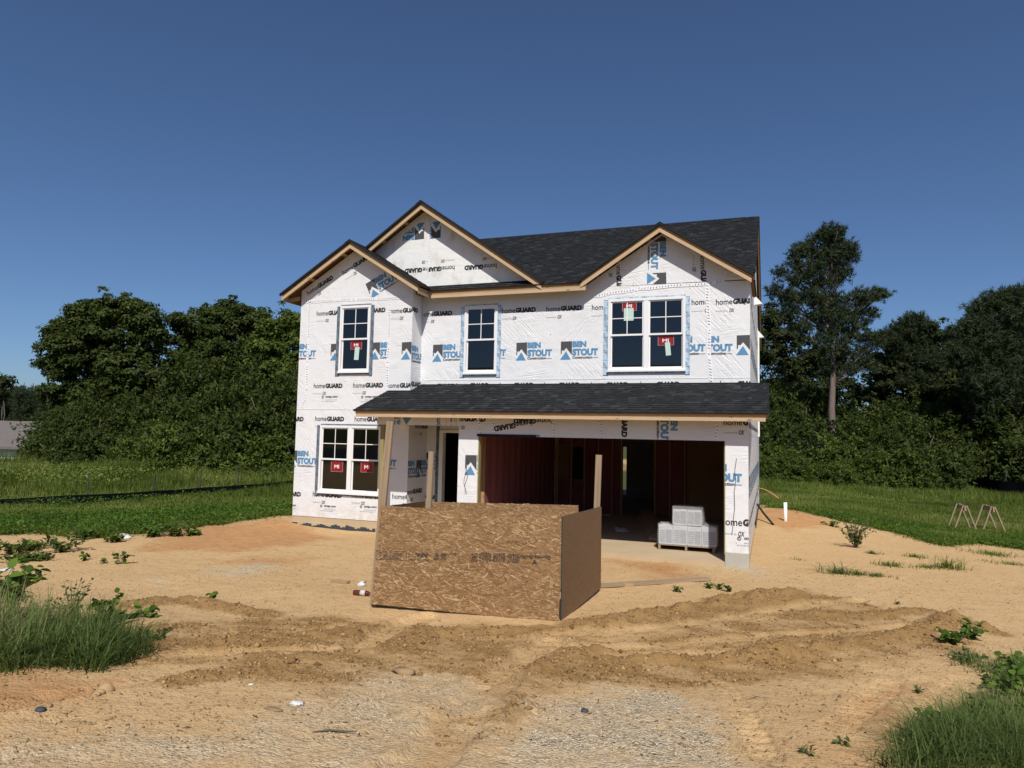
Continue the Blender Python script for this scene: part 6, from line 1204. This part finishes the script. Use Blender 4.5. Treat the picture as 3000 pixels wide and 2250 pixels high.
for i, (px, R, H, n, lb) in enumerate((((2080, 900), 0.20, 0.26, 80, 'bright leafy weed with broad leaves leaning out of the grass clump'), ((2200, 760), 0.20, 0.34, 90, 'tall bright leafy weed standing at the back of the grass clump'), ((1900, 1010), 0.14, 0.18, 40, 'small bright broad leaved weed at the front of the clump'), ((1520, 1080), 0.16, 0.16, 30, 'low round leaved weed at the tip of the clump'), ((2180, 1050), 0.22, 0.26, 70, 'bushy bright weed deep in the grass clump'), ((2120, 800), 0.22, 0.32, 100, 'dense bright weed just behind the leaning broad leaved one'), ((2260, 900), 0.24, 0.36, 110, 'tallest dense weed at the heart of the bright weeds'))): weed(px, cr, R, H, n*2, 0.050, 'weed_leaf', lb, seed=70+i)
for i, (px, lb) in enumerate((((1360, 775), 'lone grass sprig on the tread marked sand'), ((440, 1275), 'lone grass sprig on the pale sand past the gravel'), ((740, 1195), 'twin grass sprigs on sand short of the grass clump'), ((1185, 55), 'dead grass sprig on the crest of the churned ridge'))):
    weed(px, cr, 0.06, 0.05, 24, 0.04, 'near_grass', lb, seed=80+i, bushy=True)
for i, (px, lb) in enumerate((((1705, 1335), 'small seedling on sand near the loose long board'), ((1775, 1340), 'tiny seedling between two others past the long board'), ((1860, 1360), 'broadest seedling of the row past the long board'), ((1480, 1362), 'sparse seedling below the loose long board'))): weed(px, c8, 0.08, 0.08, 24, 0.05, 'weed_leaf', lb, seed=90+i)
# clods and gravel, far too many to count
def stones(P, size, mat, name, label):
    ico = [(0, 0, 1), (0.9, 0, 0.1), (0.1, 0.9, 0), (-0.9, 0.1, 0.1), (0, -0.9, 0), (0.1, 0.1, -0.8)]; base = np.array(ico); f = np.array([(0, 1, 2), (0, 2, 3), (0, 3, 4), (0, 4, 1), (5, 2, 1), (5, 3, 2), (5, 4, 3), (5, 1, 4)])
    n = len(P); a = RNG.random(n)*6.28; sc = size[:, None, None]*np.array([1, 0.8, 0.6])*(0.6+0.8*RNG.random((n, 6, 3))); B = base[None]*sc; x = B[..., 0]*np.cos(a)[:, None]-B[..., 1]*np.sin(a)[:, None]; y = B[..., 0]*np.sin(a)[:, None]+B[..., 1]*np.cos(a)[:, None]
    V = np.stack([x, y, B[..., 2]], -1)+P[:, None]; F = f[None]+(np.arange(n)*6)[:, None, None]; o = link(name, arr_mesh(name, V.reshape(-1, 3), F.reshape(-1, 3), [M[mat]], tint={'tint': np.repeat(RNG.random(n), 8)})); return tag(o, label, 'soil' if 'clod' in name else 'gravel', kind='stuff')
def tinted(name, a, b):
    t = NT(name); t.base(t.mix(t.attr('tint'), a, b)).rough(0.95); M[name] = t.mat
tinted('clod_soil', (0.13, 0.07, 0.025), (0.44, 0.275, 0.12)); tinted('gravel_stone', (0.27, 0.22, 0.15), (0.72, 0.62, 0.46))
def pick(n, ch, thr): 
    u = RNG.uniform(-50, 3050, n); dd = RNG.uniform(4.2, 15, n); r = FW[None, :2]+RT[None, :2]*((u-1500)/FPX)[:, None]; r = r/np.linalg.norm(r, axis=1)[:, None]; X, Y = CAM[0]+r[:, 0]*dd, CAM[1]+r[:, 1]*dd; h, gr, fr, gv, og = ground_h(X, Y, True); mk = {'fr': fr, 'gv': gv, 'any': np.ones_like(fr)}[ch]
    k = (mk*(0.65+0.7*fbm(X*2.1, Y*2.1, 3)) > thr+0.5*RNG.random(n)) & ~inhouse(X, Y) & ~((X > -4.8) & (X < -1.85) & (Y > -5.8) & (Y < -2.9)); return np.stack([X[k], Y[k], h[k]], 1)
Pc = pick(80000, 'fr', 0.10); stones(Pc, 0.006+0.018*RNG.random(len(Pc))**3+0.026*(RNG.random(len(Pc)) > 0.98), 'clod_soil', 'soil_clods', 'loose crumbs and clods of churned brown soil')
Pc = pick(36000, 'gv', 0.2); stones(Pc, 0.004+0.007*RNG.random(len(Pc))**2, 'gravel_stone', 'gravel', 'pale crushed stone scattered over the driveway patches')
Pc = pick(26000, 'any', 0.25); stones(Pc, 0.004+0.013*RNG.random(len(Pc))**4, 'clod_soil', 'soil_clods', 'thinly strewn soil crumbs over the smooth sand')

P = pick(14000, 'any', 0.38); n = len(P); a = RNG.normal(size=n)*0.9; L = 0.015+0.06*RNG.random(n)**2.5; d = np.stack([np.cos(a), np.sin(a), 0.15*RNG.normal(size=n)], 1)*L[:, None]; sd = np.stack([-np.sin(a), np.cos(a), np.zeros(n)], 1)*(0.002+0.003*RNG.random(n))[:, None]; z = np.array([0, 0, 0.006])
V = np.stack([P+z-sd, P+z+d*0.5-sd+np.array([0, 0, .004]), P+z+d, P+z+d*0.5+sd+np.array([0, 0, .004])], 1).reshape(-1, 3); tinted('straw', (0.05, 0.035, 0.02), (0.24, 0.16, 0.09))
tag(link('plant_debris', arr_mesh('plant_debris', V, np.arange(4*n).reshape(-1, 4), [M['straw']], tint={'tint': RNG.random(n)})), 'scattered dark straw and twig bits on the bare soil', 'debris', kind='stuff')
